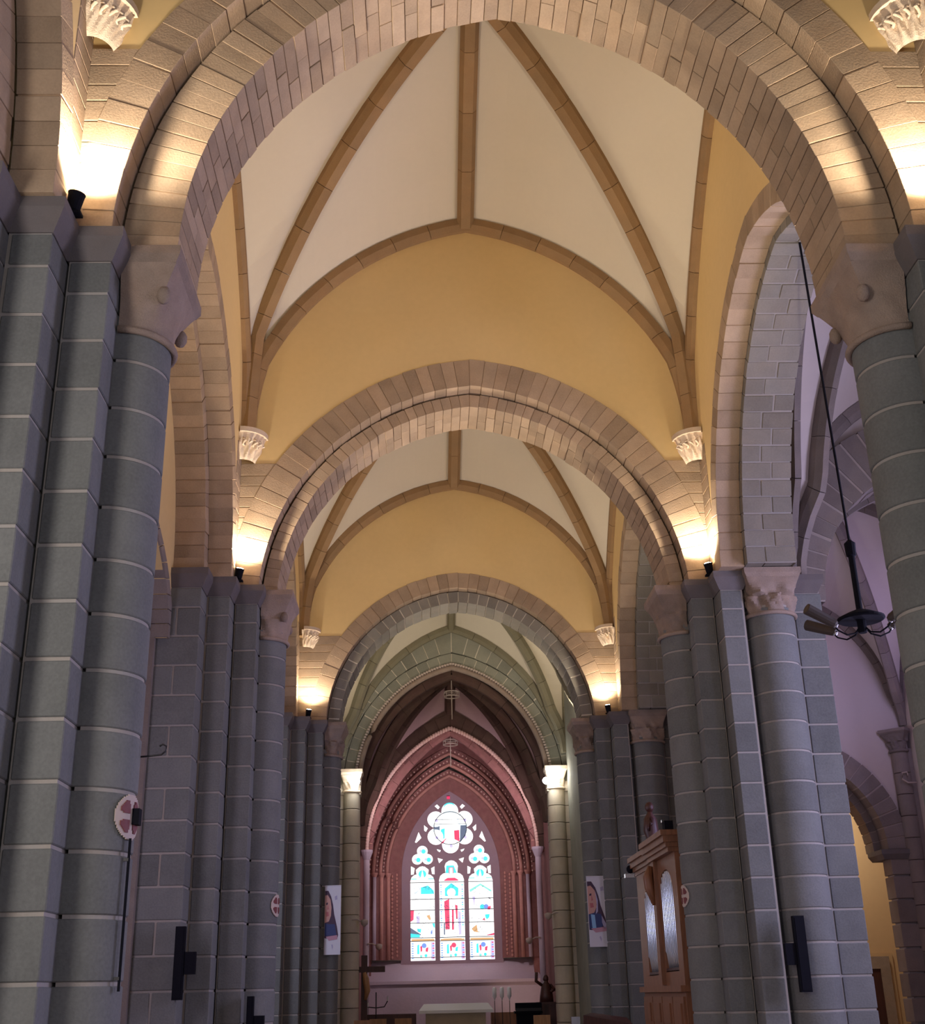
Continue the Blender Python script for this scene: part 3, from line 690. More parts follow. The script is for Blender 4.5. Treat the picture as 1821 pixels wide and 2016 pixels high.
for s in (-1, 1):
    g = G(); g.tube([(s * 3.45, -.18, -7.0), (s * 3.45, -.18, -.25)], .12, 12); g.mk('shaft', M['mauvestone'], ma, smooth=True)
    g = G(); g.lathe([(.13, -.3), (.16, -.22), (.24, 0), (.24, .08)], 12, (s * 3.45, -.18, 0)); g.mk('capital', M['mauvestone'], ma)
# window wall: nested painted orders around the stained glass
SPR = 6.45
wr = empty('window_surround', (0, 53.2, SPR), 'nested dark red painted mouldings around the stained glass window', 'moulding')
orders = ((3.28, 1.35, .0, .34), (2.98, 1.25, .2, .32), (2.70, 1.15, .4, .30))
ap = (11.45, 11.0, 10.55)
for k, (w, e, yo, t_) in enumerate(orders):
    rise = ap[k] - SPR; e = (rise * rise - w * w) / (2 * w)
    arch_order(wr, w, e, t_, yo, yo + .3, 18, 'red', 'maroon', gap=.015, name=('outer_voussoir', 'middle_voussoir', 'inner_voussoir')[k])
    path_tube(wr, arch_curve(w, e, w + e + .03, 30), yo - .03, .075, 'redlight', 'roll_moulding')
    bd = G()
    for i, (x, z) in enumerate(resample(arch_curve(w, e, w + e + .2, 40), 70)): bd.ball((x, yo - .01, z), .045, 6)
    tag(bd.mk('beading', M['palepink'], wr, smooth=True), kind='stuff')
    for s in (-1, 1):
        G().tube([(s * (w - .02), yo - .03, 3.0 - SPR), (s * (w - .02), yo - .03, -.12)], .08, 10).mk('shaft', M['mauvestone' if k == 0 else 'redlight'], wr, smooth=True)
        G().lathe([(.09, -.12), (.10, -.08), (.14, .0), (.14, .05)], 10, (s * (w - .02), yo - .03, -.02)).mk('shaft_capital', M['redlight'], wr)
        x0, x1 = sorted((s * w, s * (w + t_))); G().box(x0, x1, yo, yo + .3, 3.0 - SPR, 0).mk('jamb', M['red'], wr)
# splayed reveal painted with a diaper pattern
w3, e3 = 2.70, ((10.55 - SPR) ** 2 - 2.70 ** 2) / (2 * 2.70)
w4 = 2.12; r4 = 9.95 - SPR; e4 = (r4 * r4 - w4 * w4) / (2 * w4)
A = [(-w3, 3.0 - SPR)] + arch_curve(w3, e3, w3 + e3, 30) + [(w3, 3.0 - SPR)]; B = [(-w4, 3.0 - SPR)] + arch_curve(w4, e4, w4 + e4, 30) + [(w4, 3.0 - SPR)]
G().strip([(x, .42, z) for x, z in A], [(x, .62, z) for x, z in B]).mk('painted_reveal', M['red'], wr)
G().strip([(x, .62, z) for x, z in B], [(x * .985, .85, z) for x, z in B]).mk('reveal_edge', M['tracery'], wr)
for s in (-1, 1):
    lf = G()
    for k in range(22):
        z = 3.1 - SPR + k * .155
        lf.ball((s * 2.52, .44, z), .05, 6, (1, .4, 1.4)); lf.ball((s * 2.32, .52, z + .07), .05, 6, (1, .4, 1.4))
    tag(lf.mk('painted_leaf_studs', M['redlight'], wr, smooth=True), kind='stuff')
n = 80
o = pierced_wall('wall_far', resample([(-3.3, 0)] + [(x, z + SPR) for x, z in arch_curve(3.28, (5.0 ** 2 - 3.28 ** 2) / 6.56, 3.28 + (5.0 ** 2 - 3.28 ** 2) / 6.56 + .25, 30)] + [(3.3, 0)], n), resample([(-4, 0), (-4, 14), (4, 14), (4, 0)], n), 53.25, 54.7, 'red')
# sloping sill and plain wall under the window
g = G(); pr = [(-3.35, 54.1, 2.98), (3.35, 54.1, 2.98), (3.66, 52.9, 2.15), (-3.66, 52.9, 2.15)]
g.add(pr + [(x, y, 0) for x, y, z in pr], [(0, 1, 2, 3), (2, 3, 7, 6), (1, 2, 6, 5), (0, 3, 7, 4), (0, 1, 5, 4)])
tag(g.mk('wall_far', M['mauvestone']), kind='structure')
tag(G().box(-3.7, 3.7, 52.78, 52.95, 2.04, 2.16).mk('trim_1', M['mauvestone']), kind='structure')

# ---------------------------------------------------------------- stained glass window (glass drawn from flat pieces)
GY = 54.0
def wp(cx, cy): return (.004043 * (cx - 3) - 2.274 + .0, 10.275 - .00394 * cy)
def star_union(c, circles, n=72):
    out = []
    for i in range(n):
        a = 2 * PI * i / n; d = (math.cos(a), math.sin(a)); best = 0
        for (x, y, r) in circles:
            ox, oy = x - c[0], y - c[1]; b = ox * d[0] + oy * d[1]; q = b * b - (ox * ox + oy * oy - r * r)
            if q > 0: best = max(best, b + math.sqrt(q))
        out.append((c[0] + best * d[0], c[1] + best * d[1]))
    return out
def lancet(x0, x1, y0, ysh, ytop):
    c = (x0 + x1) / 2; w = (x1 - x0) / 2; q = ytop
    L = [(x0, y0), (x0, ysh), (x0 + w * .1, ysh - 42), (x0 + w * .33, ysh - 66), (x0 + w * .52, ysh - 72), (x0 + w * .46, (ysh + q) / 2 - 40), (x0 + w * .56, q + 28), (x0 + w * .78, q + 6), (c, q)]
    return L + [(2 * c - x, y) for x, y in L[::-1][1:]]
holes = {}
holes['left'] = lancet(133, 390, 1860, 1040, 882); holes['mid'] = lancet(440, 705, 1862, 1030, 825); holes['right'] = lancet(752, 1012, 1860, 1040, 882)
six = [(568 + 178 * math.cos(R_(90 + 60 * k)), 478 + 185 * math.sin(R_(90 + 60 * k)), 92) for k in range(6)]
holes['rose'] = star_union((568, 478), six + [(568, 478, 178)], 96)
for nm, cx in (('tl', 264), ('tr', 874)): holes[nm] = star_union((cx, 785), [(cx, 722, 58), (cx - 54, 810, 58), (cx + 54, 810, 58)], 60)
def mir(p): return [(1136 - x, y) for x, y in p]
sm = [[(398, 240), (430, 216), (462, 250), (440, 278)], [(285, 440), (328, 478), (305, 520), (286, 505)], [(183, 630), (225, 515), (257, 582), (200, 637)], [(415, 700), (465, 715), (452, 742), (430, 728)], [(425, 795), (488, 815), (442, 858)], [(140, 880), (182, 902), (170, 972), (140, 975)], [(355, 905), (392, 885), (392, 975), (365, 970)]]
for i, p in enumerate(sm):
    holes['s%d' % i] = p; holes['m%d' % i] = mir(p)
holes['lamp'] = [(536, 128), (572, 128), (572, 168), (536, 168)]
wn = empty('window_1', (0, GY, 2.96), None, None); tag(wn, kind='structure')
cu = bpy.data.curves.new('tracery', 'CURVE'); cu.dimensions = '2D'; cu.fill_mode = 'BOTH'; cu.extrude = .14; cu.bevel_depth = .0
def spl(pts):
    s = cu.splines.new('POLY'); s.points.add(len(pts) - 1); s.use_cyclic_u = True
    for q, (x, z) in zip(s.points, pts): q.co = (x, z, 0, 1)
spl([(-2.16, 2.75)] + [(x, z + SPR) for x, z in arch_curve(w4, e4, w4 + e4 + .03, 30)] + [(2.16, 2.75)])
for k, p in holes.items(): spl([wp(*q) for q in p])
tmp = bpy.data.objects.new('tmp', cu); COL.objects.link(tmp)
dg = bpy.context.evaluated_depsgraph_get(); me = bpy.data.meshes.new_from_object(tmp.evaluated_get(dg)); bpy.data.objects.remove(tmp)
me.name = 'tracery'; me.materials.clear(); me.materials.append(M['tracery'])
to = bpy.data.objects.new('tracery', me); link(to, wn); to.rotation_euler = (PI / 2, 0, 0); to.location = (0, 0, -2.96)
def pane(pts, mat, dy=.05, name='glass_pane', par=None):
    P = [wp(*q) for q in pts]; v = [(x, dy, z - 2.96) for x, z in P] + [(x, dy + .012, z - 2.96) for x, z in P]; m_ = len(P)
    return mk(name, v, [tuple(range(m_)), tuple(range(m_, 2 * m_))] + [(i, (i + 1) % m_, m_ + (i + 1) % m_, m_ + i) for i in range(m_)], M[mat], par or wn)
for k, p in holes.items():
    c = (sum(x for x, y in p) / len(p), sum(y for x, y in p) / len(p))
    big = [(c[0] + (x - c[0]) * 1.03, c[1] + (y - c[1]) * 1.03) for x, y in p]
    pane(big, 'glass_red' if k == 'lamp' else 'glass_white', .08)
    if k == 'lamp': pass
def rect(x0, y0, x1, y1): return [(x0, y0), (x1, y0), (x1, y1), (x0, y1)]
def circ(cx, cy, r, n=20, a0=0, a1=2 * PI): return [(cx + r * math.cos(a0 + (a1 - a0) * i / n), cy + r * math.sin(a0 + (a1 - a0) * i / n)) for i in range(n)]
def piece(p, mat): pane(p, mat, .05 - .0004 * (len(wn.children) % 60), 'glass_piece')
for cx in (262, 880):     # side light heads
    piece(circ(cx, 965, 42, 16), 'glass_cyan'); piece([(cx - 18, 1005), (cx, 920), (cx + 18, 1005)], 'glass_white'); piece(rect(cx - 40, 985, cx - 26, 1008), 'glass_lilac')
    piece(rect(cx - 120, 1010, cx - 60, 1022), 'glass_green'); piece(rect(cx + 60, 1010, cx + 120, 1022), 'glass_green')
for nm, cx in (('tl', 264), ('tr', 874)):
    for (dx, dy) in ((0, -65), (-56, 25), (56, 25)): piece(circ(cx + dx, 785 + dy, 50, 16), 'glass_pale'); piece(circ(cx + dx + 12, 790 + dy, 24, 10), 'glass_cyan'); piece(circ(cx + dx - 20, 785 + dy, 14, 8), 'glass_lilac')
for (x, y, r) in six:     # rose
    piece(circ(x, y, r * .86, 20), 'glass_pale'); piece(circ(x, y, r * .66, 18), 'glass_white'); piece(circ(x + 8, y + 10, r * .2, 8), 'glass_lilac')
piece(circ(565, 268, 70, 16, PI, 2 * PI), 'glass_cyan')
piece([(390, 450), (455, 440), (455, 640), (410, 580)], 'glass_dark'); piece([(680, 450), (745, 450), (735, 560), (670, 640)], 'glass_dark'); piece([(470, 490), (510, 480), (505, 590), (450, 590)], 'glass_cyan')
piece([(610, 505), (665, 500), (668, 625), (612, 600)], 'glass_red'); piece([(460, 640), (520, 590), (575, 640), (560, 655)], 'glass_red'); piece([(600, 620), (660, 640), (630, 655)], 'glass_gold'); piece([(430, 560), (450, 560), (470, 625), (440, 610)], 'glass_blue')
piece([(480, 680), (650, 680), (630, 720), (500, 720)], 'glass_pale'); piece(circ(540, 705, 14, 8), 'glass_cyan'); piece(circ(600, 705, 14, 8), 'glass_lilac')
# middle light: robed figure
piece(rect(444, 1060, 478, 1640), 'glass_pale'); piece(rect(668, 1060, 702, 1640), 'glass_pale')
for k in range(24):
    y = 1080 + k * 23; piece(rect(452, y, 466, y + 12), ('glass_blue', 'glass_green', 'glass_lilac')[k % 3]); piece(rect(678, y, 692, y + 12), ('glass_cyan', 'glass_lilac', 'glass_blue')[k % 3])
piece([(500, 1120), (568, 1065), (645, 1120), (640, 1200), (500, 1200)], 'glass_cyan'); piece(circ(568, 1165, 46, 18), 'glass_white')
piece([(490, 1255), (545, 1230), (545, 1545), (500, 1545)], 'glass_red'); piece([(570, 1340), (592, 1340), (590, 1550), (568, 1550)], 'glass_red'); piece([(605, 1290), (632, 1300), (630, 1440), (615, 1440)], 'glass_red')
piece([(635, 1350), (665, 1370), (668, 1600), (640, 1600)], 'glass_lilac'); piece(rect(482, 1480, 496, 1600), 'glass_dark'); piece([(520, 880), (600, 880), (630, 960), (510, 960)], 'glass_cyan'); piece(rect(545, 900, 595, 965), 'glass_red'); piece(rect(553, 906, 587, 962), 'glass_white')
piece([(490, 1035), (530, 1010), (610, 1010), (650, 1035), (640, 1042), (500, 1042)], 'glass_red')
# left light: scene
piece([(140, 1150), (200, 1085), (250, 1100), (250, 1175), (140, 1170)], 'glass_pale'); piece([(245, 1105), (320, 1085), (380, 1140), (385, 1175), (245, 1175)], 'glass_cyan')
piece([(133, 1340), (170, 1345), (165, 1440), (133, 1460)], 'glass_red'); piece(rect(196, 1400, 230, 1475), 'glass_lilac'); piece([(300, 1400), (335, 1390), (350, 1440), (330, 1445)], 'glass_gold'); piece([(133, 1520), (240, 1590), (240, 1600), (133, 1600)], 'glass_dark'); piece([(133, 1580), (230, 1592), (230, 1620), (133, 1620)], 'glass_cyan'); piece([(200, 1530), (245, 1535), (240, 1575), (205, 1560)], 'glass_cyan'); piece([(360, 1480), (388, 1480), (388, 1525), (375, 1520)], 'glass_cyan'); piece([(345, 1560), (362, 1540), (360, 1590), (345, 1590)], 'glass_blue')
# right light: scene
piece([(760, 1140), (880, 1075), (1000, 1150), (990, 1165), (880, 1095), (770, 1165)], 'glass_green'); piece([(790, 1210), (820, 1210), (815, 1300), (806, 1300)], 'glass_lilac'); piece(circ(895, 1320, 28, 12), 'glass_cyan'); piece(circ(935, 1318, 26, 12), 'glass_blue'); piece([(950, 1320), (985, 1310), (980, 1350), (950, 1350)], 'glass_red')
piece([(920, 1400), (970, 1395), (965, 1430), (940, 1450), (925, 1430)], 'glass_cyan'); piece([(775, 1545), (830, 1500), (840, 1570), (870, 1585), (800, 1575)], 'glass_gold'); piece([(930, 1610), (1012, 1590), (1012, 1612), (940, 1616)], 'glass_red'); piece([(888, 1455), (915, 1430), (920, 1460)], 'glass_red')
# predella panels
for k, (x0, x1) in enumerate(((133, 390), (440, 705), (752, 1012))):
    piece(rect(x0 + 8, 1636, x1 - 8, 1656), 'glass_gold'); c = (x0 + x1) / 2
    piece(rect(x0 + 6, 1668, x0 + 44, 1850), 'glass_pale'); piece(rect(x1 - 44, 1668, x1 - 6, 1850), 'glass_lilac')
    for j in range(7): piece(rect(x0 + 10, 1680 + j * 24, x0 + 30, 1690 + j * 24), 'glass_blue'); piece(rect(x1 - 30, 1680 + j * 24, x1 - 10, 1690 + j * 24), ('glass_red', 'glass_blue')[j % 2])
    piece([(c - 60, 1700), (c - 40, 1690), (c - 38, 1790), (c - 62, 1790)], 'glass_cyan'); piece([(c - 30, 1715), (c - 8, 1700), (c - 8, 1760), (c - 24, 1770)], 'glass_red'); piece(circ(c + 12, 1705, 26, 12), ('glass_blue', 'glass_red', 'glass_blue')[k]); piece([(c + 30, 1730), (c + 58, 1720), (c + 50, 1770), (c + 26, 1765)], ('glass_red', 'glass_cyan', 'glass_red')[k]); piece(circ(c + 30, 1805, 16, 10), 'glass_cyan'); piece(circ(c - 20, 1810, 14, 10), 'glass_green')
lb = G()
for (x0, x1) in ((133, 390), (440, 705), (752, 1012)):
    for y in (1055, 1230, 1342, 1475, 1625, 1660, 1825):
        a, z = wp(x0, y); b, _ = wp(x1, y); lb.box(a, b, -.0, .02, z - 2.96 - .014, z - 2.96 + .014)
for y in (385, 435):
    a, z = wp(400, y); b, _ = wp(740, y); lb.box(a, b, 0, .02, z - 2.96 - .008, z - 2.96 + .008)
C = [wp(568 + 178 * math.cos(2 * PI * i / 40), 478 + 178 * math.sin(2 * PI * i / 40)) for i in range(41)]
lb.tube([(x, .02, z - 2.96) for x, z in C], .016, 5)
lb.mk('lead_bars', M['lead'], wn)
ll = G(); rn = random.Random(3)
for (x0, x1) in ((138, 385), (482, 664), (757, 1007)):
    for k in range(46):
        x = rn.uniform(x0, x1); y = rn.uniform(1075, 1615); q = [(x, y)]
        for j in range(rn.choice((2, 3, 4))): q.append((min(x1, max(x0, q[-1][0] + rn.uniform(-32, 32))), q[-1][1] + rn.uniform(-26, 30)))
        P = [wp(*p) for p in q]; ll.tube([(a, .036, b - 2.96) for a, b in P], .0055, 4)
for (x, y, rr_) in six:
    for k in range(5): a = 2 * PI * k / 5; P = [wp(x + rr_ * .3 * math.cos(a), y + rr_ * .3 * math.sin(a)), wp(x + rr_ * .8 * math.cos(a + .3), y + rr_ * .8 * math.sin(a + .3))]; ll.tube([(q_[0], .03, q_[1] - 2.96) for q_ in P], .005, 4)
tag(ll.mk('lead_lines', M['leadline'], wn), kind='stuff')

# ---------------------------------------------------------------- choir furniture
al = empty('altar', (-.03, 48.0, 0), 'pale stone altar with a thick white slab, in front of the window', 'altar')
g = G(); v, f = BX(-1.36, 1.36, -.5, .5, .98, 1.08); g.add(v, f)
v = [(-1.36, -.5, 1.08), (1.36, -.5, 1.08), (1.36, .5, 1.08), (-1.36, .5, 1.08), (-1.18, -.38, 1.30), (1.18, -.38, 1.30), (1.18, .38, 1.30), (-1.18, .38, 1.30)]
g.add(v, [(0, 1, 5, 4), (1, 2, 6, 5), (2, 3, 7, 6), (3, 0, 4, 7), (4, 5, 6, 7), (0, 3, 2, 1)]); g.mk('slab', M['cloth'], al)
G().box(-1.12, 1.08, -.38, .38, 0, .98).mk('altar_body', M['pale'], al)
for k, x in enumerate((1.36, 1.63, 1.90)):
    c = empty('candle', (x, 47.0, 0), '%s of the three white candles right of the altar' % ('left', 'middle', 'right')[k], 'candle', 'three white candles by the altar')
    G().lathe([(.01, 1.36), (.035, 1.45), (.075, 1.50), (.075, 1.78), (.05, 1.82), (.008, 1.83)], 12).mk('candle_wax', M['cloth'], c, smooth=True)
    g = G(); g.lathe([(.10, 0), (.10, .02), (.012, .04), (.012, 1.38)], 10); g.mk('candle_stand', M['iron'], c)
tag(G().box(-3.55, -1.5, 48.6, 49.1, 0, .98).mk('choir_bench', M['wooddark']), 'dark wooden bench front left of the altar', 'bench')
tag(G().box(1.3, 2.35, 48.6, 49.1, 0, .95).mk('choir_bench', M['wood']), 'reddish wooden bench front right of the altar', 'bench')
def chair(x, y, label):
    c = empty('choir_chair', (x, y, 0), label, 'chair', 'light wood chairs left of the altar')
    g = G(); g.box(-.3, .3, .0, .05, .45, .86); g.mk('backrest', M['woodlight'], c)
    G().box(-.3, .3, -.45, .03, .42, .47).mk('seat', M['woodlight'], c)
    for sx in (-.27, .27):
        for sy in (-.42, .0): G().box(sx - .025, sx + .025, sy - .025, sy + .025, 0, .44).mk('leg', M['woodlight'], c)
    return c
chair(-2.85, 46.6, 'left light wood chair low beside the altar'); chair(-1.95, 46.6, 'light wood chair next to the altar side')
chair(-3.3, 44.6, 'light wood chair against the left choir pillar'); chair(3.0, 46.4, 'light wood chair against the right choir pillar')
lt = empty('reading_desk', (2.55, 46.9, 0), 'dark reading desk right of the altar candles', 'desk')
g = G(); g.box(-.5, .5, -.3, .3, .92, 1.0); g.box(-.42, .42, -.22, .22, 0, .92); g.mk('desk_body', M['black'], lt); G().box(-.48, .48, -.31, -.29, 1.02, 1.28).mk('desk_top', M['black'], lt)
G().box(-.46, .46, -.34, -.31, 1.0, 1.1).mk('desk_edge', M['iron'], lt)
cr = empty('standing_cross', (-3.35, 46.6, 0), 'brown wooden cross standing by the left choir pillar', 'cross')
g = G(); g.box(-.11, .11, -.06, .06, 0, 3.0); g.mk('upright', M['wooddark'], cr); g = G(); g.box(-.45, .75, -.05, .05, 2.42, 2.62); g.mk('crossbar', M['wooddark'], cr)
G().tube([(.05, -.10, 1.5), (.12, -.12, 1.8), (.06, -.1, 2.2), (.0, -.1, 2.42)], [.05, .11, .12, .07], 10).mk('carved_figure', M['woodlight'], cr, smooth=True)
stt = empty('statue', (3.28, 47.3, 0), 'dark carved statue on a tall plinth by the right choir pillar', 'statue')
g = G(); g.box(-.3, .3, -.3, .3, 0, 1.2); g.box(-.36, .36, -.36, .36, 1.2, 1.28); g.mk('plinth', M['wooddark'], stt)
g = G(); g.lathe([(.26, 1.28), (.24, 1.5), (.19, 1.75), (.17, 1.85), (.09, 1.95), (.08, 2.0)], 12); g.ball((0, 0, 2.08), .11, 10, (1, 1, 1.2)); g.tube([(-.16, 0, 1.86), (-.36, -.06, 2.0), (-.34, -.1, 2.3)], .06, 8); g.tube([(.16, 0, 1.86), (.3, -.1, 1.7), (.14, -.2, 1.62)], .06, 8); g.mk('carved_figure', M['wooddark'], stt, smooth=True)
cs = empty('candlestick', (-2.95, 47.4, 0), 'thin dark candle stand with small bright tips left of the altar', 'candle stand')
g = G(); g.lathe([(.16, 0), (.16, .03), (.02, .06), (.02, 1.75)], 10); g.tube([(-.45, 0, 1.35), (-.3, 0, 1.25), (0, 0, 1.22), (.3, 0, 1.25), (.42, 0, 1.45)], .02, 6); g.mk('stand', M['iron'], cs)
for k, (x, z) in enumerate(((-.45, 1.35), (-.3, 1.25), (.42, 1.45))): G().tube([(x, 0, z), (x, 0, z + .15)], .025, 8).mk('candle', M['cloth'], cs)
cn = empty('console', (3.6, 35.0, 0), 'dark wooden console at the bottom edge, left of the organ case', 'console')
v = [(-.55, -.4, 0), (.75, -.4, 0), (.75, .5, 0), (-.55, .5, 0), (-.55, -.4, 1.02), (.75, -.4, .78), (.75, .5, .92), (-.2, .5, 1.06)]
mk('console_body', v, [(0, 1, 2, 3), (4, 5, 6, 7), (0, 1, 5, 4), (1, 2, 6, 5), (2, 3, 7, 6), (3, 0, 4, 7)], M['wooddark'], cn)
G().box(-.85, -.62, -.2, .0, 0, .98).mk('side_post', M['chrome'], cn)
# hanging rings in the choir
for (y, z, zt, lb_) in ((47.3, 12.75, 13.9, 'upper white ring hanging in the choir arch point'), (51.0, 11.55, 12.6, 'lower white ring hanging deeper in the choir')):
    t = empty('hanging_ring', (.02, y, z), lb_, 'hanging lamp', 'white rings hanging in the choir')
    for dz in (-.09, .09): G().tube([(.30 * math.cos(2 * PI * i / 24), .30 * math.sin(2 * PI * i / 24), dz) for i in range(25)], .025, 6).mk('hoop', M['disccream'], t, smooth=True)
    g = G()
    for k in range(8): a = 2 * PI * k / 8; g.tube([(.3 * math.cos(a), .3 * math.sin(a), -.09), (.3 * math.cos(a), .3 * math.sin(a), .09)], .015, 5)
    g.mk('bar', M['disccream'], t); G().tube([(0, 0, -1.0), (0, 0, zt - z)], .022, 6).mk('rod', M['disccream'], t)
    g = G(); g.tube([(-.3, 0, .09), (.3, 0, .09)], .012, 5); g.mk('crosspiece', M['disccream'], t)
# choir spotlights on the pillar capitals
for (x, z, tx, lb_) in ((-3.62, 9.02, 0, 'bright spotlight on the left choir pillar'), (3.42, 8.92, 0, 'bright spotlight at the inner edge of the right choir pillar'), (3.78, 9.12, 2, 'bright middle spotlight of the three on the right choir pillar'), (4.38, 9.15, 6, 'bright outer spotlight of the three on the right choir pillar')):
    t = empty('choir_spotlight', (x, 45.2, z), lb_, 'spotlight', 'bright spotlights on the choir pillars')
    G().box(-.05, .05, 0, .35, -.05, .05).mk('bracket', M['iron'], t); G().ball((0, -.1, 0), .13, 12).mk('lit_lamp', M['bulb'], t, smooth=True)
    l = bpy.data.lights.new('lamp_light', 'POINT'); l.energy = 13; l.color = (1.0, .95, .82); l.shadow_soft_size = .12
    o = bpy.data.objects.new('lamp_light', l); link(o, t); o.location = (0, -.38, .02)
# unseen spots added behind the arch to light the red vault, altar and its wall
def clamp(x, y, z, tx, ty, tz, p, col, ang=110):
    l = bpy.data.lights.new('choir_fill_spot', 'SPOT'); l.energy = p; l.color = col; l.spot_size = R_(ang); l.spot_blend = .8; l.shadow_soft_size = .15
    o = bpy.data.objects.new('choir_fill_spot', l); COL.objects.link(o); o.location = (x, y, z); o.rotation_euler = (Vector((tx, ty, tz)) - Vector((x, y, z))).to_track_quat('-Z', 'Y').to_euler()
clamp(3.3, 46.7, 8.6, -2.5, 53.5, 7.5, 720, (1.0, .85, .93)); clamp(-3.3, 46.7, 8.6, 2.5, 53.5, 7.5, 720, (1.0, .85, .93)); clamp(-3.1, 46.6, 7.5, 0, 47.8, 1.2, 260, (1.0, .96, .95), 50); clamp(2.6, 50.9, 1.3, 3.0, 53.0, 1.9, 25, (1.0, .7, .5))

# ---------------------------------------------------------------- organ
OX = 4.5
og = empty('organ', (OX, 30.5, 0), 'tall oak organ case with tin pipes, between the second and third right piers', 'organ')
yn, yf = -2.6, 2.7   # near and far ends (local y)
g = G(); g.box(0, 1.4, yn, yf, 0, 1.55); g.mk('base_cabinet', M['wood'], og)
def panel(y0, y1, z0, z1, m='wood'):
    g = G(); g.box(-.05, 0, y0, y1, z0, z1); g.box(-.09, -.05, y0 + .18, y1 - .18, z0 + .14, z1 - .14); g.mk('panel', M[m], og)
for k in range(4): a = yn + .12 + k * 1.29; panel(a, a + 1.2, .75, 1.45); panel(a, a + 1.2, .08, .68)
g = G(); g.box(-.12, 1.45, yn - .06, yf + .06, 1.55, 1.68); g.mk('base_cornice', M['wood'], og)
ops = ((-2.05, -.55, 2.0, 4.22), (.05, 1.75, 1.95, 4.05))
fr = G(); fr.box(.5, 1.4, yn, yf, 1.68, 4.5)
for (a, b) in ((yn, -2.05), (-.55, .05), (1.75, yf)): fr.box(0, .5, a, b, 1.68, 4.5)
for (a, b, z0, z1) in ops:
    fr.box(0, .5, a, b, 1.68, z0); n_ = 12; c = (a + b) / 2; r = (b - a) / 2
    top = [(a + (b - a) * i / n_, z1 - .45 + .45 * math.sqrt(max(0, 1 - (2 * i / n_ - 1) ** 2))) for i in range(n_ + 1)]
    fr.strip([(0, y, z) for y, z in top], [(0, y, 4.5) for y, z in top]); fr.strip([(0, y, z) for y, z in top], [(.5, y, z) for y, z in top])
fr.mk('case', M['wood'], og)
for (a, b, z0, z1) in ops:
    G().box(.20, .26, a, b, z0, z1).mk('dark_backing', M['wooddark'], og)
    N_ = 8; w_ = (b - a) / N_
    for k in range(N_):
        y = a + w_ * (k + .5); u = abs(2 * (k + .5) / N_ - 1); zt = z1 - .45 + .45 * math.sqrt(1 - u * u) - .03; zb = z0 + .45 - .12 * (1 - u)
        G().lathe([(.02, z0 + .05), (w_ * .30, zb - .05), (w_ * .42, zb), (w_ * .42, zt - .02), (w_ * .36, zt)], 12, (.07, y, 0)).mk('organ_pipe', M['pipe'], og, smooth=True)
    G().box(.0, .4, a, b, z0 - .02, z0 + .06).mk('pipe_rack', M['wooddark'], og)
def cornice(y0, y1, z, out):
    g = G()
    for (o1, z0, z1) in ((.03, z, z + .1), (.08, z + .1, z + .2), (.14, z + .2, z + .34), (.20, z + .34, z + .46)): g.box(-o1 - out, 1.4, y0 - o1, y1 + o1 * .4, z0, z1)
    g.mk('cornice', M['wood'], og)
cornice(.3, yf, 4.42, 0.0); cornice(yn, .1, 4.50, .12)
G().box(-.1, .05, -.42, -.05, 1.7, 4.5).mk('pilaster', M['wood'], og)
g = G(); g.tube([(-.1, -.25, 3.5), (-.2, -.25, 3.9), (-.22, -.25, 4.15), (-.14, -.25, 4.4)], [.06, .12, .12, .06], 8); g.mk('carved_bracket', M['wood'], og, smooth=True)
fn = empty('carved_finial', (OX + .2, 31.6, 4.90), 'dark carved angel finial on top of the organ case', 'statue')
g = G(); g.lathe([(.16, 0), (.2, .1), (.12, .25), (.2, .5), (.17, .8), (.07, .95), (.06, 1.0)], 12); g.ball((0, 0, 1.1), .12, 10, (1, 1, 1.15)); g.tube([(0, .15, .8), (-.05, .34, .6), (-.1, .2, .5)], .05, 6); g.tube([(0, -.15, .8), (-.05, -.34, .65), (-.1, -.2, .5)], .05, 6); g.mk('carved_figure', M['wooddark'], fn, smooth=True)
sl = empty('floodlight', (OX + .1, 28.9, 4.97), 'small black floodlight on top of the organ cornice', 'spotlight')
g = G(); g.box(-.1, .1, -.15, .15, .08, .32); g.mk('lamp_head', M['black'], sl); G().box(-.03, .03, -.03, .03, 0, .09).mk('bracket', M['black'], sl); G().box(-.13, -.1, .02, .12, .3, .36).mk('clip', M['chrome'], sl)
for k in range(4): G().lathe([(.05, 4.97), (.09, 5.08), (.05, 5.16), (.10, 5.24), (.02, 5.32)], 8, (.75 + .0, -2.45 + k * .34, 0)).mk('turned_finial', M['wood'], og)
cb = empty('small_camera', (OX - .12, 33.35, 4.62), 'tiny dark security camera left of the organ top', 'camera')
g = G(); g.ball((0, 0, 0), .11, 10); g.mk('lens_dome', M['black'], cb); G().box(-.16, .12, -.1, .1, -.22, -.12).mk('bracket', M['chrome'], cb)

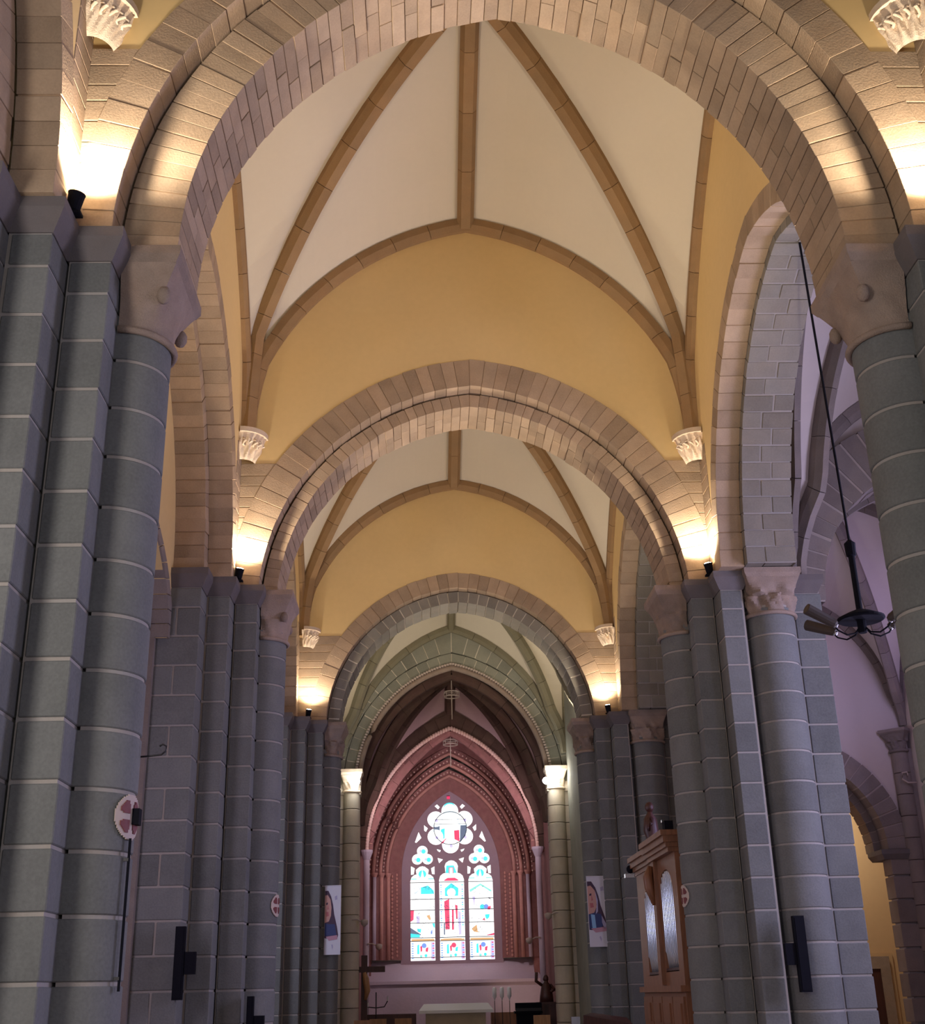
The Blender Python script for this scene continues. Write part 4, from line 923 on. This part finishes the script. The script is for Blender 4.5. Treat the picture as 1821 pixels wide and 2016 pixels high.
# ---------------------------------------------------------------- hanging lamp in the right arcade
ln = empty('hanging_lamp', (6.15, 19.0, 7.25), 'black multi-arm lamp hanging on a long rod in the right arch', 'hanging lamp')
G().tube([(0, 0, 1.35), (-.08, 0, 7.45)], .022, 6).mk('cable', M['black'], ln)
g = G(); g.lathe([(.055, .05), (.055, 1.1), (.085, 1.12), (.095, 1.34), (.07, 1.36), (.03, 1.40)], 12); g.mk('stem', M['black'], ln, smooth=False)
G().lathe([(.07, .16), (.22, .1), (.385, .02), (.39, -.01), (.36, -.03), (.05, -.02)], 28).mk('disc', M['black'], ln)
G().lathe([(.065, -.24), (.075, -.22), (.075, .0)], 12).mk('hub', M['black'], ln)
for k in range(4):
    a = R_((5, 133, 193, 313)[k]); d = Vector((math.cos(a), math.sin(a), 0))
    arm = G().tube([d * .05 + Vector((0, 0, -.14)), d * .14 + Vector((0, 0, -.25)), d * .30 + Vector((0, 0, -.29)), d * .46 + Vector((0, 0, -.22)), d * .54 + Vector((0, 0, -.12))], .014, 6).mk('arm', M['black'], ln)
    q = (d * .90 + Vector((0, 0, .42))).normalized().to_track_quat('Z', 'Y').to_euler()
    G().lathe([(.05, -.05), (.075, .0), (.085, .16), (.095, .52), (.08, .53)], 12).mk('lamp_shade', M['brownglass'], arm, tuple(d * .52 + Vector((0, 0, -.1))), rot=q)
    G().ball(tuple(d * .5 + Vector((0, 0, -.13))), .05, 8).mk('bulb', M['chrome'], arm)

# ---------------------------------------------------------------- loudspeakers, roundels, hook, rod
def speaker(x, y, z0, z1, bx, label, w=.17):
    t = empty('column_loudspeaker', (x, y, z0), label, 'loudspeaker', 'slim black loudspeakers on the piers')
    g = G(); g.box(-w / 2, w / 2, -.16, 0, 0, z1 - z0); g.mk('cabinet', M['black'], t); g = G(); g.box(-w / 2 + .02, w / 2 - .02, -.17, -.16, .03, z1 - z0 - .03); g.mk('front_grille', M['black'], t)
    c = (z1 - z0) * .52
    G().box(*sorted((bx * w / 2, bx * (w / 2 + .20))), -.12, .03, c - .22, c + .16).mk('wall_bracket', M['black'], t)
    return t
speaker(-5.57, 23.25, 1.62, 2.86, 1, 'slim black loudspeaker on the second pier on the left')
speaker(-4.42, 24.42, .62, 1.66, 1, 'slim black loudspeaker low beside the second left shaft', .12)
speaker(5.83, 23.62, 1.50, 2.83, -1, 'slim black loudspeaker on the second pier on the right', .20)
def roundel(cx, cy, r, ang, z, label, rad=.25, sy=1):
    """painted consecration disc that follows the round shaft (centre cx, cy, radius r)"""
    t = empty('consecration_disc', (cx, cy, z), label, 'painted disc', 'red and cream cross discs on the shafts')
    def patch(f, off, name, mat, n=28, m_=28):
        g = G(); P = {}
        for i in range(n + 1):
            for j in range(m_ + 1):
                u = -1 + 2 * i / n; v = -1 + 2 * j / m_
                a = ang + u * rad / r; P[(i, j)] = ((r + off) * math.cos(a), (r + off) * math.sin(a), v * rad)
        v = []; fs = []; idx = {}
        for i in range(n):
            for j in range(m_):
                u = -1 + 2 * (i + .5) / n; w = -1 + 2 * (j + .5) / m_
                if f(u, w):
                    q = []
                    for k in ((i, j), (i + 1, j), (i + 1, j + 1), (i, j + 1)):
                        if k not in idx: idx[k] = len(v); v.append(P[k])
                        q.append(idx[k])
                    fs.append(tuple(q))
        o = mk(name, v, fs, M[mat], t); md = o.modifiers.new('thick', 'SOLIDIFY'); md.thickness = .012; md.offset = 1
    d = lambda u, w: math.hypot(u, w)
    patch(lambda u, w: d(u, w) < 1, .012, 'cream_disc', 'disccream')
    pet = lambda u, w: .12 < d(u, w) < .80 and min(abs(abs(math.atan2(w, u)) - q) for q in (PI / 4, 3 * PI / 4)) < .52 - .25 * (d(u, w) - .3) ** 2 and min(abs(u), abs(w)) > .13
    patch(pet, .022, 'red_field', 'discred')
    return t
roundel(-4.6, 12.6, .5, R_(-17), 3.33, 'red and cream cross disc on the nearest left shaft', .22)
roundel(-4.6, 25.4, .5, R_(-14), 3.33, 'tiny cross disc on the second shaft on the left', .21)
roundel(4.6, 25.4, .5, R_(188), 3.35, 'faint cream cross disc on the second right shaft beside the organ', .21)
br = empty('disc_bracket', (-4.085, 12.52, 3.35), 'small black bracket box on the edge of the nearest cross disc', 'bracket'); G().box(-.04, .06, -.06, .06, -.09, .07).mk('box', M['black'], br); G().box(-.06, -.03, -.02, .02, -.05, .05).mk('mount', M['iron'], br)
rd = empty('wall_rod', (-4.085, 12.42, 1.70), 'long thin black rod down the nearest left shaft, below the disc', 'rod'); G().tube([(0, 0, 0), (0, 0, 1.42)], .014, 8).mk('rod', M['black'], rd); g = G(); g.box(-.05, .0, -.015, .015, .1, .13); g.box(-.05, .0, -.015, .015, 1.2, 1.23); g.mk('clip', M['iron'], rd)
hk = empty('iron_hook', (-4.1, 12.7, 3.98), 'curled iron hook sticking out of the nearest left shaft', 'hook'); G().tube([(-.05, 0, 0), (.10, 0, .01), (.20, 0, .02), (.25, 0, .06), (.25, 0, .11), (.21, 0, .13), (.18, 0, .11)], .010, 6).mk('hook', M['iron'], hk, smooth=True)
hk = empty('iron_hook', (12.45, 34.2, 7.0), 'pale curled hook on the wall shaft at the right edge', 'hook'); G().tube([(.4, -.1, -.1), (.15, -.1, -.1), (.0, -.1, .0), (.02, -.1, .18), (.16, -.1, .2), (.18, -.1, .1)], .025, 6).mk('hook', M['disccream'], hk, smooth=True)
# thin cable and shelf lamp on the right choir pillar
pl = empty('wall_lamp', (4.35, 45.45, 0), 'thin dark cable and slanting bar lamp on the right choir pillar', 'wall lamp'); G().tube([(0, 0, .1), (0, 0, 8.6)], .03, 6).mk('cable', M['iron'], pl); g = G(); g.tube([(-.05, -.03, 6.55), (.55, -.2, 6.25)], .045, 8); g.mk('bar_lamp', M['chrome'], pl)
for (x, y, z, lb_) in ((-3.3, 45.3, 4.05, 'small pale wall lamp on the left choir pillar'), (3.3, 45.4, 4.15, 'small pale wall lamp on the right choir pillar'), (-2.95, 49.9, 3.4, 'small pale lamp deeper in the choir, left'), (2.95, 49.9, 3.5, 'small pale lamp deeper in the choir, right')):
    t = empty('wall_lamp', (x, y, z), lb_, 'wall lamp', 'small pale lamps in the choir'); G().lathe([(.03, -.12), (.12, -.05), (.14, .08), (.05, .12)], 10).mk('shade', M['disccream'], t, smooth=True)
    s = 1 if x > 0 else -1; G().tube([(0, 0, 0), (s * .25, 0, .12), (s * .45, 0, .12)], .03, 6).mk('arm', M['disccream'], t)

# ---------------------------------------------------------------- portrait banners on the third piers
def banner(x, y, z0, z1, w, ang, label, blue):
    b = empty('portrait_banner', (x, y, z0), label, 'banner', 'portrait banners on the third piers', rz=ang)
    h = z1 - z0; G().box(-w / 2, w / 2, -.0, .02, 0, h).mk('sheet', M['paper'], b)
    G().tube([(-w / 2, .01, h), (w / 2, .01, h)], .022, 8).mk('top_rod', M['paper'], b)
    def pr(pts, m, d): 
        P = [((u - .5) * w, -.002 - .0015 * d, v * h) for u, v in pts]; n_ = len(P); mk('print', P + [(a, c - .001, e) for a, c, e in P], [tuple(range(n_)), tuple(range(n_, 2 * n_))] + [(i, (i + 1) % n_, n_ + (i + 1) % n_, n_ + i) for i in range(n_)], M[m], b)
    pr([(.02, .93), (.22, .93), (.40, .84), (.52, .72), (.60, .58), (.78, .40), (.86, .28), (.80, .22), (.02, .24)], 'pr_hair', 1)
    pr([(.02, .86), (.18, .87), (.36, .80), (.43, .68), (.40, .56), (.28, .48), (.02, .46)], 'pr_skin', 2)
    pr([(.10, .62), (.25, .62), (.28, .56), (.12, .55)], 'pr_lip', 3); pr([(.10, .75), (.2, .76), (.2, .73), (.1, .72)], 'pr_hair', 3); pr([(.2, .74), (.26, .66), (.18, .65)], 'pr_lip', 3)
    if blue:
        pr([(.02, .46), (.28, .48), (.60, .46), (.66, .30), (.52, .26), (.05, .25)], 'pr_navy', 4); pr([(.12, .46), (.30, .45), (.34, .26), (.16, .26)], 'pr_blue', 5); pr([(.38, .8), (.48, .66), (.46, .5), (.34, .45), (.42, .6)], 'pr_lilac', 4); pr([(.62, .44), (.84, .30), (.72, .24), (.62, .34)], 'pr_lilac', 5)
    else: pr([(.02, .46), (.28, .44), (.64, .44), (.76, .28), (.05, .27)], 'pr_navy', 4)
    pr([(.10, .26), (.80, .28), (.82, .22), (.30, .20)], 'pr_pink', 5)
    pr([(.46, .14), (.52, .15), (.56, .11), (.52, .07), (.50, .1)], 'pr_lilac', 3); pr([(.62, .84), (.76, .86), (.78, .80), (.64, .79)], 'pr_lilac', 3)
banner(-3.93, 38.30, 2.79, 4.76, .50, R_(-8), 'white banner with a dark-haired face on the third left pier', False)
banner(4.14, 38.24, 2.84, 4.87, .66, R_(2), 'white banner with a face and blue dress on the third right pier', True)
